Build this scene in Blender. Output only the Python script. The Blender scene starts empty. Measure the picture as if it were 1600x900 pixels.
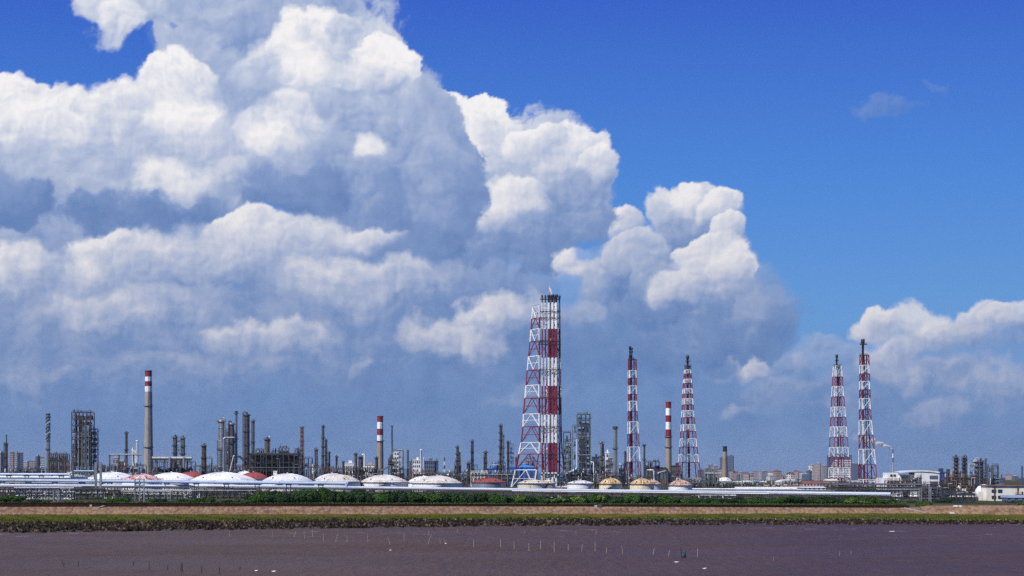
import bpy, math, random
from math import sin, cos, pi, radians, sqrt, atan, atan2, tan
from mathutils import Vector, Matrix
SC = bpy.context.scene
COL = SC.collection
F = 2790.0      # focal length in photograph pixels
HZ = 745.0      # photograph row of the horizon
CH = 12.0       # camera height
GZ = 4.0        # level of the plant behind the dyke
def X(px, Y): return (px - 800.0) * Y / F
def Z(py, Y): return CH - (py - HZ) * Y / F

# ---------------------------------------------------------------- camera
cam_d = bpy.data.cameras.new('camera'); cam = bpy.data.objects.new('camera', cam_d); COL.objects.link(cam)
cam.location = (0, 0, CH); cam.rotation_euler = (radians(90), 0, 0)
cam_d.sensor_width = 36.0; cam_d.lens = 36.0 * F / 1600.0
cam_d.shift_y = (HZ - 450.0) / 1600.0
cam_d.clip_start = 1.0; cam_d.clip_end = 80000.0
SC.camera = cam
# ---------------------------------------------------------------- exposure
SC.view_settings.view_transform = 'Standard'; SC.view_settings.look = 'None'
SC.view_settings.gamma = 1.0; SC.view_settings.exposure = 0.0
try: SC.view_settings.use_curve_mapping = False
except Exception: pass
SC.cycles.use_denoising = False
SC.cycles.max_bounces = 6; SC.cycles.transparent_max_bounces = 24; SC.cycles.volume_bounces = 1
SC.cycles.caustics_reflective = False; SC.cycles.caustics_refractive = False
# ---------------------------------------------------------------- sun
SUN_EL = radians(45); SUN_DIR = Vector((-0.69, -0.72, 0.0)).normalized() * cos(SUN_EL) + Vector((0, 0, sin(SUN_EL)))
sl = bpy.data.lights.new('sun', 'SUN'); sun = bpy.data.objects.new('sun', sl); COL.objects.link(sun)
sl.energy = 4.7; sl.angle = radians(0.5); sl.color = (1.0, 0.955, 0.89)
sun.rotation_euler = SUN_DIR.to_track_quat('Z', 'Y').to_euler(); sun.location = (-300, -300, 400)
# ---------------------------------------------------------------- world: clear sky plus cumulus
W = bpy.data.worlds.new('World'); SC.world = W; W.use_nodes = True
NT = W.node_tree; NT.nodes.clear()
class N:
    """tiny helper to write node trees as expressions"""
    def __init__(s, nt): s.nt = nt
    def new(s, t, **k):
        n = s.nt.nodes.new(t)
        for a, b in k.items(): setattr(n, a, b)
        return n
    def put(s, n, i, v):
        if v is None: return
        if isinstance(v, bpy.types.NodeSocket): s.nt.links.new(v, n.inputs[i])
        else: n.inputs[i].default_value = v
    def m(s, op, a, b=None, c=None, clamp=False):
        n = s.new('ShaderNodeMath', operation=op, use_clamp=clamp)
        for i, v in enumerate((a, b, c)): s.put(n, i, v)
        return n.outputs[0]
    def v(s, op, a, b=None, c=None, scale=None):
        n = s.new('ShaderNodeVectorMath', operation=op)
        for i, q in enumerate((a, b, c)): s.put(n, i, q)
        if scale is not None: s.put(n, 3, scale)
        return n.outputs['Value'] if op in ('LENGTH', 'DOT_PRODUCT', 'DISTANCE') else n.outputs[0]
    def mix(s, f, a, b):
        n = s.new('ShaderNodeMix', data_type='RGBA')
        s.put(n, 0, f); s.put(n, 6, a); s.put(n, 7, b); return n.outputs[2]
    def mr(s, x, a, b, c=0.0, d=1.0, smooth=True):
        n = s.new('ShaderNodeMapRange', interpolation_type='SMOOTHSTEP' if smooth else 'LINEAR')
        for i, q in enumerate((x, a, b, c, d)): s.put(n, i, q)
        return n.outputs[0]
    def noise(s, vec, scale, detail=4.0, rough=0.55, col=False, dim='3D', lac=2.0):
        n = s.new('ShaderNodeTexNoise', noise_dimensions=dim)
        s.put(n, 'Vector', vec); s.put(n, 'Scale', scale); s.put(n, 'Detail', detail); s.put(n, 'Roughness', rough); s.put(n, 'Lacunarity', lac)
        return n.outputs['Color' if col else 0]
    def vor(s, vec, scale, detail=0.0, rough=0.5, smooth=None, dim='2D'):
        n = s.new('ShaderNodeTexVoronoi', voronoi_dimensions=dim, feature='SMOOTH_F1' if smooth else 'F1')
        s.put(n, 'Vector', vec); s.put(n, 'Scale', scale); s.put(n, 'Detail', detail); s.put(n, 'Roughness', rough)
        if smooth: s.put(n, 'Smoothness', smooth)
        return n.outputs['Distance']
    def xyz(s, x=0.0, y=0.0, z=0.0):
        n = s.new('ShaderNodeCombineXYZ')
        for i, q in enumerate((x, y, z)): s.put(n, i, q)
        return n.outputs[0]
    def sep(s, vec):
        n = s.new('ShaderNodeSeparateXYZ'); s.put(n, 0, vec); return n.outputs
def srgb(r, g, b):
    f = lambda c: (c / 255 / 12.92) if c / 255 <= 0.04045 else ((c / 255 + 0.055) / 1.055) ** 2.4
    return (f(r), f(g), f(b), 1.0)
def build_world():
    k = N(NT); STR = 0.1
    def sc(r, g, b): return tuple(c / STR for c in srgb(r, g, b)[:3]) + (1.0,)
    sky = k.new('ShaderNodeTexSky', sky_type='NISHITA', sun_disc=False)
    sky.sun_elevation = SUN_EL; sky.sun_rotation = atan2(SUN_DIR.x, SUN_DIR.y)
    sky.altitude = 0; sky.air_density = 1.0; sky.dust_density = 0.6; sky.ozone_density = 3.0
    d = k.new('ShaderNodeTexCoord').outputs['Generated']
    dz = k.sep(d)[2]
    # the day's deep polarised blue over the physical sky, by height above the horizon only
    ramp = k.new('ShaderNodeValToRGB')
    k.put(ramp, 0, k.m('MULTIPLY', dz, 1.6))
    cr = ramp.color_ramp; cr.elements[0].position = 0.0; cr.elements[1].position = 1.0
    stops = [(0.0, (88, 127, 182)), (.065, (90, 134, 194)), (.14, (86, 146, 214)), (.26, (62, 129, 217)), (.42, (38, 88, 202)), (1.0, (30, 66, 160))]
    cr.elements[0].color = sc(*stops[0][1]); cr.elements[1].color = sc(*stops[-1][1])
    for p_, c_ in stops[1:-1]:
        e = cr.elements.new(p_); e.color = sc(*c_)
    col = k.mix(0.88, sky.outputs[0], ramp.outputs[0])
    bg = k.new('ShaderNodeBackground'); k.put(bg, 0, col); k.put(bg, 1, STR)
    out = k.new('ShaderNodeOutputWorld'); NT.links.new(bg.outputs[0], out.inputs[0])
    W.cycles.sampling_method = 'MANUAL'; W.cycles.sample_map_resolution = 512
build_world()
import numpy as np
def _hash(ix, iy, seed):
    h = (ix.astype(np.int64) * 374761393 + iy.astype(np.int64) * 668265263 + seed * 974634777) & 0xFFFFFFFF
    h = ((h ^ (h >> 13)) * 1274126177) & 0xFFFFFFFF
    h = ((h ^ (h >> 16)) * 2246822519) & 0xFFFFFFFF
    return ((h ^ (h >> 15)) & 0xFFFFFF).astype(np.float64) / 0xFFFFFF
def perlin(x, y, seed):
    ix = np.floor(x); iy = np.floor(y); fx = x - ix; fy = y - iy
    u = fx * fx * fx * (fx * (fx * 6 - 15) + 10); v = fy * fy * fy * (fy * (fy * 6 - 15) + 10)
    def g(a, b):
        t = _hash(ix + a, iy + b, seed) * 2 * np.pi
        return np.cos(t) * (fx - a) + np.sin(t) * (fy - b)
    return 1.4 * ((g(0, 0) * (1 - u) + g(1, 0) * u) * (1 - v) + (g(0, 1) * (1 - u) + g(1, 1) * u) * v)
def fbm(x, y, s, o, rough, seed):
    a = 1.0; t = 0; n = 0
    for i in range(o):
        t = t + a * perlin(x * s + 17.3 * i, y * s - 9.1 * i, seed + i); n += a; a *= rough; s *= 2.03
    return t / n
def bumps(x, y, s, seed):
    """rounded heads: distance to scattered points, as domes"""
    x = x * s; y = y * s; ix = np.floor(x); iy = np.floor(y); d = np.full(x.shape, 9.0)
    for a in (-1, 0, 1):
        for b in (-1, 0, 1):
            px = ix + a + 0.15 + 0.7 * _hash(ix + a, iy + b, seed); py = iy + b + 0.15 + 0.7 * _hash(ix + a, iy + b, seed + 50)
            d = np.minimum(d, (x - px) ** 2 + (y - py) ** 2)
    return np.sqrt(np.clip(1.15 - d, 0.02, None))
def sstep(x, a, b):
    t = np.clip((x - a) / (b - a), 0, 1); return t * t * (3 - 2 * t)
def lerp3(t, cols):
    """cols: list of (t, array-or-tuple)"""
    out = np.array(cols[0][1]) * np.ones(t.shape + (3,))
    for (t0, c0), (t1, c1) in zip(cols, cols[1:]):
        f = np.clip((t - t0) / (t1 - t0), 0, 1)[..., None]
        out = out * (1 - f) + np.array(c1) * f
    return out
def cloud_field(px, py):
    """px, py in photograph pixels -> (cloud opacity, tone 0..1)"""
    x = px / 100.0; y = py / 100.0
    wx = fbm(x, y, 0.8, 3, .5, 11); wy = fbm(x, y, 0.8, 3, .5, 31)
    fx = fbm(x, y, 2.6, 6, .58, 51); fy = fbm(x, y, 2.6, 6, .58, 71)
    X1 = x + .30 * wx + .15 * fx; Y1 = y + .30 * wy + .15 * fy       # crisp heads
    X2 = x + .8 * wx + .40 * fx; Y2 = y + .45 * wy + .25 * fy        # torn, soft parts
    big = fbm(x, y, .9, 3, .5, 131)
    fine = fbm(X1, Y1, 2.0, 6, .6, 91)
    def relief(xx, yy):
        return .55 * bumps(xx, yy, 1.25, 5) + .30 * bumps(xx, yy, 2.9, 6) + .17 * bumps(xx, yy, 6.3, 7) + .09 * bumps(xx, yy, 13.0, 12) + .12 * fbm(xx, yy, 1.1, 4, .55, 8)
    rx_ = x + .14 * wx + .10 * fx; ry_ = y + .14 * wy + .10 * fy
    e = .09
    R = relief(rx_, ry_) - relief(rx_ - .6 * e, ry_ - .8 * e)     # >0 where it faces the light
    R = np.clip(R, -.28, .28)
    edge = bumps(rx_, ry_, 2.2, 9) * .6 + bumps(rx_, ry_, 5.5, 10) * .3 + bumps(rx_, ry_, 12.0, 13) * .12 - .06
    alpha = np.zeros(x.shape); tone = np.zeros(x.shape)
    for c in CLOUDS:
        cx, cy, rx, ry, base = c[:5]; o = c[5] if len(c) > 5 else {}; soft2 = len(c) > 6
        gain = o.get('gain', .45); op = o.get('op', 1.0); soft = o.get('soft', .22); bot = o.get('bot', .9)
        lx = o.get('lx', -.35); ly = o.get('ly', .94); rel = o.get('rel', 1.0)
        A, B = (X2, Y2) if soft2 else (X1, Y1)
        qx = (A * 100 - cx) / rx; qy = -(B * 100 - cy) / ry
        rr = min(rx, ry)
        dd = np.sqrt(qx * qx + qy * qy) + fine * .30 - (edge - .6) * (.10 if soft2 else .40) * min(1.0, 45 / rr)
        dl = -(lx * qx + ly * qy) / np.maximum(np.sqrt(qx * qx + qy * qy), .2)
        sd = soft * .75 + (0 if bot is None else .75) * np.clip(dl + .2, 0, 1)      # crisp towards the light, dissolving away from it
        tt = np.clip((1.0 - dd) / sd, 0, 1); mk = tt * tt * (3 - 2 * tt)
        if bot is not None: mk = mk * sstep(qy, -bot - .15, -bot + .9)
        t = base + gain * (lx * qx + ly * qy) + R * rel * 1.0 + fine * .24 + big * .10
        mk = mk * op
        if o.get('cut'):                        # a hole of clear sky
            alpha = alpha * (1 - mk); continue
        t = np.clip(t, 0, 1)
        # premultiplied over
        na = mk + alpha * (1 - mk)
        tone = np.where(na > 1e-4, (t * mk + tone * alpha * (1 - mk)) / np.maximum(na, 1e-4), t)
        alpha = na
    return alpha, tone
def cloud_colour(tone, py):
    """linear rgb; heads near the horizon sink into blue air"""
    L = lambda *c: np.array(srgb(*c)[:3])
    h = np.clip((700 - py) / 520.0, 0, 1)[..., None]
    lo = [(0, L(88, 124, 176)), (.3, L(104, 134, 182)), (.6, L(148, 161, 194)), (1, L(200, 199, 210))]
    hi = [(0, L(100, 129, 183)), (.3, L(134, 157, 202)), (.6, L(182, 194, 220)), (1, L(244, 242, 243))]
    return lerp3(tone, lo) * (1 - h) + lerp3(tone, hi) * h
S = dict
# px, py, rx, ry, base tone 0..1, options ; painted far to near
CLOUDS = [
    # far bank along the horizon
    (300, 620, 700, 150, .25, S(op=.7, soft=.8, bot=None, gain=.15, rel=.25), 1),
    (900, 620, 520, 120, .22, S(op=.6, soft=.8, bot=None, gain=.15, rel=.2), 1),
    (1450, 640, 380, 120, .30, S(op=.65, soft=.7, bot=None, gain=.2, rel=.3), 1),
    # right bank heads
    (1310, 556, 80, 34, .46, S(op=.5, soft=.5, gain=.35)),
    (1215, 570, 70, 40, .46, S(op=.6, soft=.6, gain=.35)),
    (1428, 522, 72, 44, .80, S(op=.8, soft=.4, gain=.45, ly=.9, lx=.1)),
    (1470, 530, 50, 28, .55, S(op=.7, soft=.5)),
    (1390, 575, 60, 35, .42, S(op=.55, soft=.7), 1),
    (1535, 512, 48, 38, .66, S(op=.85, soft=.4, gain=.4)),
    (1570, 535, 70, 40, .50, S(op=.7, soft=.5, gain=.4)),
    (1605, 505, 40, 30, .6, S(op=.8, soft=.4)),
    (1195, 578, 50, 26, .46, S(op=.55, soft=.8), 1),
    (1180, 510, 110, 70, .22, S(op=.5, soft=.7, gain=.2), 1),
    (1385, 170, 62, 20, .20, S(op=.42, soft=.9, gain=.1, bot=None), 1),
    (1463, 130, 14, 14, .10, S(op=.3, soft=.9, gain=.1, bot=None), 1),
    # body of the great cloud, soft and grey-blue
    (120, 470, 440, 190, .42, S(op=1, soft=.5, bot=None, gain=.15, rel=.5), 1),
    (520, 470, 420, 170, .37, S(op=1, soft=.5, bot=None, gain=.15, rel=.5), 1),
    (880, 520, 330, 110, .22, S(op=.9, soft=.6, bot=None, gain=.15, rel=.4), 1),
    (1100, 490, 125, 100, .34, S(op=1, soft=.4, bot=None, gain=.3, rel=.5)),
    (1190, 520, 80, 60, .26, S(op=.8, soft=.6, bot=None, gain=.3, rel=.5), 1),
    # right towers
    (1075, 330, 62, 46, .60, S(gain=.35, soft=.18, bot=None)),
    (1120, 330, 42, 34, .72, S(gain=.35, soft=.15)),
    (1065, 308, 26, 26, .85, S(gain=.2, soft=.15)),
    (1060, 365, 50, 28, .30, S(gain=.2, soft=.4, bot=None)),
    (1135, 370, 34, 34, .66, S(gain=.35, soft=.15, bot=None)),
    (1112, 428, 72, 66, .66, S(gain=.34, soft=.18, bot=None)),
    (1080, 410, 38, 32, .80, S(gain=.25, soft=.2)),
    (1070, 450, 40, 30, .70, S(gain=.25, soft=.4)),
    (1150, 430, 34, 46, .72, S(gain=.3, soft=.2, lx=.3)),
    (1130, 460, 40, 34, .62, S(gain=.3, soft=.4)),
    (1065, 465, 70, 40, .40, S(gain=.3, soft=.5, op=.8)),
    (968, 352, 36, 34, .68, S(gain=.3, soft=.2)),
    (1000, 395, 50, 40, .50, S(gain=.3, soft=.25, bot=None)),
    (1010, 460, 80, 60, .36, S(gain=.25, soft=.3, bot=None)),
    (908, 418, 42, 34, .70, S(gain=.3, soft=.22)),
    (945, 430, 45, 50, .46, S(gain=.3, soft=.3, bot=None)),
    (890, 500, 50, 50, .50, S(gain=.2, soft=.5, op=.8), 1),
    # middle tower
    (800, 300, 165, 130, .46, S(gain=.3, soft=.2, bot=None, rel=.7)),
    (900, 262, 68, 62, .62, S(gain=.35, soft=.14, bot=None)),
    (935, 265, 34, 40, .68, S(gain=.3, soft=.14)),
    (745, 210, 76, 62, .85, S(gain=.25, soft=.12, bot=None)),
    (700, 180, 40, 34, .88, S(gain=.25, soft=.12)),
    (755, 180, 34, 32, .90, S(gain=.2, soft=.12)),
    (835, 235, 46, 34, .70, S(gain=.3, soft=.15)),
    (850, 300, 90, 46, .42, S(gain=.35, soft=.5, op=.8)),
    (800, 330, 60, 42, .74, S(gain=.35, soft=.35)),
    (750, 345, 56, 38, .82, S(gain=.3, soft=.4)),
    (800, 300, 50, 30, .80, S(gain=.3, soft=.4)),
    (720, 235, 50, 50, .90, S(gain=.2, soft=.5)),
    (850, 370, 90, 50, .28, S(gain=.2, soft=.6, bot=None, op=.8), 1),
    # left mass, base colour
    (390, 80, 250, 190, .47, S(gain=.15, soft=.2, bot=None, rel=.7)),
    (440, 10, 120, 80, .44, S(gain=.2, soft=.2, bot=None, rel=.7)),
    (190, 5, 74, 46, .70, S(gain=.2, soft=.3, bot=None)),
    (180, 40, 40, 42, .76, S(gain=.2, soft=.5, bot=None)),
    (60, 240, 220, 115, .54, S(gain=.35, soft=.18, bot=None)),
    (260, 310, 270, 150, .48, S(gain=.2, soft=.3, bot=None, rel=.7)),
    (560, 260, 190, 190, .39, S(gain=.25, soft=.25, bot=None, rel=.7)),
    (590, 90, 60, 60, .50, S(gain=.2, soft=.2, bot=None, rel=.7)),
    (665, 250, 84, 115, .34, S(gain=.2, soft=.15, bot=None, rel=.5)),
    (690, 310, 62, 95, .32, S(gain=.2, soft=.25, bot=None, rel=.5)),
    (180, 118, 78, 38, 0, S(cut=1, soft=.3, bot=None)),
    (216, 96, 30, 46, 0, S(cut=1, soft=.35, bot=None)),
    (232, 68, 16, 26, 0, S(cut=1, soft=.5, bot=None, op=.9)),
    (275, 42, 12, 10, 0, S(cut=1, soft=.8, bot=None, op=.5)),
    # lit heads on the left mass
    (25, 165, 75, 48, .84, S(gain=.25, soft=.15)),
    (110, 205, 110, 62, .82, S(gain=.25, soft=.3)),
    (205, 175, 80, 44, .72, S(gain=.25, soft=.3)),
    (283, 135, 64, 60, .84, S(gain=.22, soft=.2)),
    (285, 190, 66, 44, .86, S(gain=.2, soft=.5)),
    (176, 146, 17, 18, .7, S(gain=.2, soft=.5, op=.8)),
    (492, 72, 70, 62, .80, S(gain=.25, soft=.3)),
    (445, 115, 82, 52, .78, S(gain=.25, soft=.4)),
    (478, 130, 56, 50, .84, S(gain=.2, soft=.6)),
    (540, 45, 34, 28, .60, S(gain=.2, soft=.4)),
    (602, 108, 56, 60, .82, S(gain=.25, soft=.12, lx=.2)),
    (570, 125, 52, 44, .66, S(gain=.3, soft=.6)),
    (560, 190, 70, 60, .42, S(gain=.15, soft=.7, bot=None, op=.7), 1),
    (448, 215, 82, 62, .70, S(gain=.25, soft=.35)),
    (428, 232, 52, 38, .82, S(gain=.2, soft=.5)),
    (572, 232, 36, 26, .80, S(gain=.2, soft=.7)),
    (300, 275, 92, 50, .70, S(gain=.3, soft=.35)),
    (270, 285, 56, 42, .82, S(gain=.25, soft=.4)),
    (300, 235, 90, 40, .58, S(gain=.2, soft=.6)),
    # grey-blue patches
    (200, 335, 110, 40, .03, S(gain=.15, soft=.7, bot=None, op=.8, rel=.3), 1),
    (20, 310, 66, 48, .10, S(gain=.35, soft=.3, bot=None, op=.85, rel=.4)),
    (455, 300, 84, 44, .14, S(gain=.2, soft=.5, bot=None, op=.8, rel=.3)),
    (325, 325, 50, 24, .10, S(gain=.2, soft=.6, bot=None, op=.7, rel=.3)),
    (400, 130, 50, 70, .48, S(gain=.1, soft=.8, bot=None, op=.5, rel=.3), 1),
    (640, 400, 90, 50, .26, S(gain=.1, soft=.8, bot=None, op=.7, rel=.3), 1),
    (425, 338, 34, 15, 0, S(cut=1, soft=.5, bot=None, op=.6)),
    # lower soft heads
    (180, 405, 80, 42, .68, S(gain=.45, soft=.3)),
    (270, 420, 150, 70, .58, S(gain=.3, soft=.5)),
    (390, 360, 66, 36, .76, S(gain=.35, soft=.25)),
    (450, 395, 150, 62, .64, S(gain=.3, soft=.45)),
    (575, 375, 60, 24, .70, S(gain=.3, soft=.5)),
    (590, 445, 170, 52, .60, S(gain=.35, soft=.6, bot=None), 1),
    (100, 450, 150, 60, .52, S(gain=.3, soft=.6), 1),
    (10, 430, 90, 60, .72, S(gain=.4, soft=.5), 1),
    (190, 500, 190, 60, .54, S(gain=.35, soft=.6), 1),
    (430, 535, 120, 44, .60, S(gain=.4, soft=.6), 1),
    (700, 548, 110, 60, .60, S(gain=.4, soft=.6, lx=.2), 1),
    (790, 505, 100, 52, .68, S(gain=.4, soft=.5), 1),
    (1120, 445, 66, 50, .66, S(gain=.3, soft=.35)),
    (1060, 460, 46, 36, .70, S(gain=.25, soft=.4)),
    (905, 410, 36, 26, .74, S(gain=.25, soft=.3)),
    (915, 445, 40, 40, .60, S(gain=.25, soft=.5)),
    (922, 388, 24, 20, 0, S(cut=1, soft=.8, bot=None, op=.75)),
    (888, 455, 26, 34, 0, S(cut=1, soft=.8, bot=None, op=.7)),
    (60, 90, 60, 30, 0, S(cut=1, soft=.6, bot=None, op=.5)),
    (1375, 510, 44, 26, .72, S(gain=.3, soft=.3)),
    (1490, 540, 60, 30, .52, S(gain=.35, soft=.5, op=.8)),
    (1555, 505, 30, 24, .74, S(gain=.3, soft=.3)),
    (1420, 590, 70, 34, .50, S(gain=.35, soft=.6, op=.8), 1),
    (1250, 610, 120, 34, .36, S(gain=.3, soft=.7, op=.6), 1),
    (300, 580, 200, 40, .40, S(gain=.3, soft=.7, op=.6), 1),
    (1560, 600, 100, 40, .44, S(gain=.3, soft=.6, op=.7), 1),
    (1178, 577, 36, 24, .70, S(gain=.35, soft=.4, op=.8)),
    (1290, 530, 34, 18, .46, S(gain=.35, soft=.6, op=.45)),
    (1120, 565, 44, 20, .46, S(gain=.35, soft=.6, op=.7), 1),
    (1400, 560, 60, 30, .60, S(gain=.35, soft=.5, op=.8)),
    (1470, 650, 90, 30, .40, S(gain=.3, soft=.6, op=.6), 1),
    (1330, 640, 80, 26, .36, S(gain=.3, soft=.6, op=.6), 1),
    (1170, 650, 60, 24, .42, S(gain=.35, soft=.6, op=.7), 1),
    (840, 620, 110, 30, .36, S(gain=.3, soft=.7, op=.6), 1),
    (100, 610, 140, 30, .36, S(gain=.3, soft=.7, op=.6), 1),
    (578, 566, 34, 24, .46, S(gain=.3, soft=.8, op=.6), 1),
    (1130, 590, 70, 26, .42, S(gain=.3, soft=.7, op=.6), 1),
    (1480, 600, 120, 40, .40, S(gain=.3, soft=.7, op=.6), 1),
    (1180, 580, 40, 30, .52, S(gain=.3, soft=.6, op=.7), 1),
]
CLOUDS = [  # the same weather goes on outside the frame
    (-420, 420, 420, 330, .36, S(op=1, soft=.4, bot=None, gain=.3, rel=.7)),
    (-520, 180, 260, 150, .66, S(op=1, soft=.3, bot=None, gain=.35)),
    (-900, 480, 300, 200, .40, S(op=1, soft=.4, bot=None, gain=.3)),
    (150, -250, 380, 220, .55, S(op=1, soft=.3, bot=None, gain=.3)),
    (520, -180, 220, 150, .60, S(op=1, soft=.3, bot=None, gain=.3)),
    (1820, 560, 200, 90, .50, S(op=.8, soft=.4, bot=None, gain=.4)),
    (2100, 600, 260, 100, .45, S(op=.8, soft=.4, bot=None, gain=.4)),
    (2000, 700, 500, 90, .26, S(op=.7, soft=.7, bot=None, gain=.1), 1),
    (-600, 680, 700, 110, .24, S(op=.8, soft=.7, bot=None, gain=.1), 1),
] + CLOUDS
def axis(a, b, lo, hi, fine, n_out):
    """fine steps between a and b, widening steps out to lo and hi"""
    mid = np.arange(a, b + fine, fine)
    l = a - (a - lo) * (np.linspace(1, 0, n_out, endpoint=False) ** 1.3)
    r = mid[-1] + (hi - mid[-1]) * (np.linspace(0, 1, n_out + 1)[1:] ** 1.3)
    return np.concatenate([l, mid, r])
def build_backdrop():
    xs = axis(-30, 1630, -1900, 3400, 1.9, 160); ys = axis(-25, 745, -900, 772, 1.9, 60)
    ys = ys[(ys <= 745) | (np.arange(len(ys)) % 15 == 0)]
    ys = np.append(ys[ys < 771], 772.0)
    gx, gy = np.meshgrid(xs, ys); nx, ny = len(xs), len(ys)
    al, tn = cloud_field(gx, np.minimum(gy, 740))
    fade = sstep(gx, -1850, -1200) * sstep(gx, 3350, 2700) * sstep(gy, -880, -400)
    al = al * fade
    colr = cloud_colour(tn, gy)
    d = np.stack([(gx - 800) / F, np.ones_like(gx), (HZ - gy) / F], -1)
    d = d / np.linalg.norm(d, axis=-1, keepdims=True) * 24000.0
    d[..., 2] += CH
    idx = np.arange(nx * ny).reshape(ny, nx)
    q = np.stack([idx[1:, :-1], idx[1:, 1:], idx[:-1, 1:], idx[:-1, :-1]], -1).reshape(-1, 4)
    me = bpy.data.meshes.new('sky')
    me.vertices.add(nx * ny); me.vertices.foreach_set('co', d.reshape(-1).astype(np.float32))
    me.loops.add(q.size); me.loops.foreach_set('vertex_index', q.reshape(-1).astype(np.int32))
    me.polygons.add(len(q)); me.polygons.foreach_set('loop_start', np.arange(0, q.size, 4, dtype=np.int32))
    try: me.polygons.foreach_set('loop_total', np.full(len(q), 4, dtype=np.int32))
    except Exception: pass
    me.update(calc_edges=True)
    a = me.attributes.new('cloud_cover', 'FLOAT', 'POINT'); a.data.foreach_set('value', al.reshape(-1).astype(np.float32))
    c = me.attributes.new('cloud', 'FLOAT_COLOR', 'POINT')
    c.data.foreach_set('color', np.concatenate([colr, np.ones(colr.shape[:2] + (1,))], -1).reshape(-1).astype(np.float32))
    mt = bpy.data.materials.new('cloudy_sky'); mt.use_nodes = True; nt = mt.node_tree; nt.nodes.clear(); k = N(nt)
    at = k.new('ShaderNodeAttribute', attribute_name='cloud'); ad = k.new('ShaderNodeAttribute', attribute_name='cloud_cover')
    tc = k.new('ShaderNodeTexCoord').outputs['Object']
    nz = k.noise(tc, 0.011, 3.0, 0.6); gz = k.noise(tc, 0.05, 1.0, 0.6)
    amp = k.m('ADD', k.m('MULTIPLY_ADD', nz, 0.13, 0.935), k.m('MULTIPLY_ADD', gz, 0.05, -0.025))
    em = k.new('ShaderNodeEmission'); k.put(em, 0, at.outputs['Color']); k.put(em, 1, amp)
    tr = k.new('ShaderNodeBsdfTransparent'); mx = k.new('ShaderNodeMixShader')
    k.put(mx, 0, ad.outputs['Fac']); k.put(mx, 1, tr.outputs[0]); k.put(mx, 2, em.outputs[0])
    out = k.new('ShaderNodeOutputMaterial'); nt.links.new(mx.outputs[0], out.inputs[0])
    try: mt.emission_sampling = 'NONE'
    except Exception: pass
    me.materials.append(mt)
    o = bpy.data.objects.new('sky', me); COL.objects.link(o); o['kind'] = 'structure'
build_backdrop()
# ================================================================ materials
def mat(name, col, rough=0.6, metal=0.0, var=0.25, scale=0.25, dirt=None, dirt_amt=0.0, dirt_scale=0.12, streak=1.0, bump=0.0, spec=0.4):
    m = bpy.data.materials.new(name); m.use_nodes = True; nt = m.node_tree; k = N(nt)
    b = nt.nodes['Principled BSDF']
    tc = k.new('ShaderNodeTexCoord').outputs['Object']
    oi = k.new('ShaderNodeObjectInfo').outputs['Random']
    p = k.v('ADD', tc, k.v('SCALE', k.xyz(oi, oi, oi), scale=37.0))
    n = k.noise(p, scale, 5.0, 0.6)
    f = k.mr(n, 0.3, 0.7, 1 - var, 1 + var * 0.6, False)
    f = k.m('MULTIPLY', f, k.m('MULTIPLY_ADD', oi, 0.16, 0.92))
    base = k.v('SCALE', (col[0], col[1], col[2]), scale=f)
    if dirt:
        ps = k.v('MULTIPLY', p, (1.0, 1.0, streak))
        n2 = k.noise(ps, dirt_scale, 6.0, 0.65)
        base = k.mix(k.m('MULTIPLY', k.mr(n2, 0.62 - dirt_amt * 0.35, 0.74 - dirt_amt * 0.25), min(1, .55 + dirt_amt * .5)), base, tuple(dirt) + (1.0,))
    nt.links.new(base, b.inputs['Base Color'])
    b.inputs['Roughness'].default_value = rough; b.inputs['Metallic'].default_value = metal
    b.inputs['Specular IOR Level'].default_value = spec
    if bump:
        bn = k.new('ShaderNodeBump'); k.put(bn, 'Height', k.noise(p, scale * 8, 4.0, 0.6)); k.put(bn, 'Strength', bump); k.put(bn, 'Distance', 0.3)
        nt.links.new(bn.outputs[0], b.inputs['Normal'])
    return m
RUST = (.13, .055, .025)
M = {}
M['white'] = mat('white_paint', (.84, .84, .82), .5, var=.08, dirt=(.45, .38, .30), dirt_amt=.18, streak=.15)
M['roofwhite'] = mat('white_tank_roof_paint', (.86, .86, .85), .45, var=.06, dirt=(.58, .52, .46), dirt_amt=.26, dirt_scale=.16)
M['cream'] = mat('cream_tank_paint', (.74, .69, .56), .55, var=.12, dirt=(.30, .20, .10), dirt_amt=.30, streak=.12, dirt_scale=.3)
M['red'] = mat('aviation_red_paint', (.20, .012, .036), .5, var=.15, dirt=(.10, .03, .03), dirt_amt=.2, streak=.3)
M['capred'] = mat('chimney_red_paint', (.22, .014, .026), .55, var=.12, dirt=(.12, .03, .03), dirt_amt=.25, streak=.3)
M['twhite'] = mat('tower_white_paint', (.76, .76, .74), .5, var=.08, dirt=(.45, .38, .32), dirt_amt=.2, streak=.3)
M['concrete'] = mat('chimney_concrete', (.33, .315, .285), .85, var=.15, scale=.12, dirt=(.16, .145, .13), dirt_amt=.35, streak=.25, dirt_scale=.25, bump=.2)
M['galv'] = mat('galvanised_steel', (.30, .33, .35), .42, .45, var=.2, dirt=(.12, .11, .10), dirt_amt=.3, streak=.3, dirt_scale=.3)
M['silver'] = mat('aluminium_cladding', (.33, .36, .39), .42, .45, var=.2, dirt=(.16, .15, .14), dirt_amt=.25, streak=.2, dirt_scale=.3)
M['bluepipe'] = mat('pale_blue_grey_pipe', (.40, .50, .66), .45, .1, var=.10, dirt=(.22, .26, .33), dirt_amt=.22, dirt_scale=.08)
M['grey'] = mat('grey_steel', (.12, .135, .15), .55, .2, var=.25, dirt=(.06, .05, .045), dirt_amt=.35, streak=.4, dirt_scale=.4)
M['dark'] = mat('dark_steel', (.040, .041, .046), .6, .1, var=.3, dirt=(.09, .06, .045), dirt_amt=.35, streak=.4, dirt_scale=.4)
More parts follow.
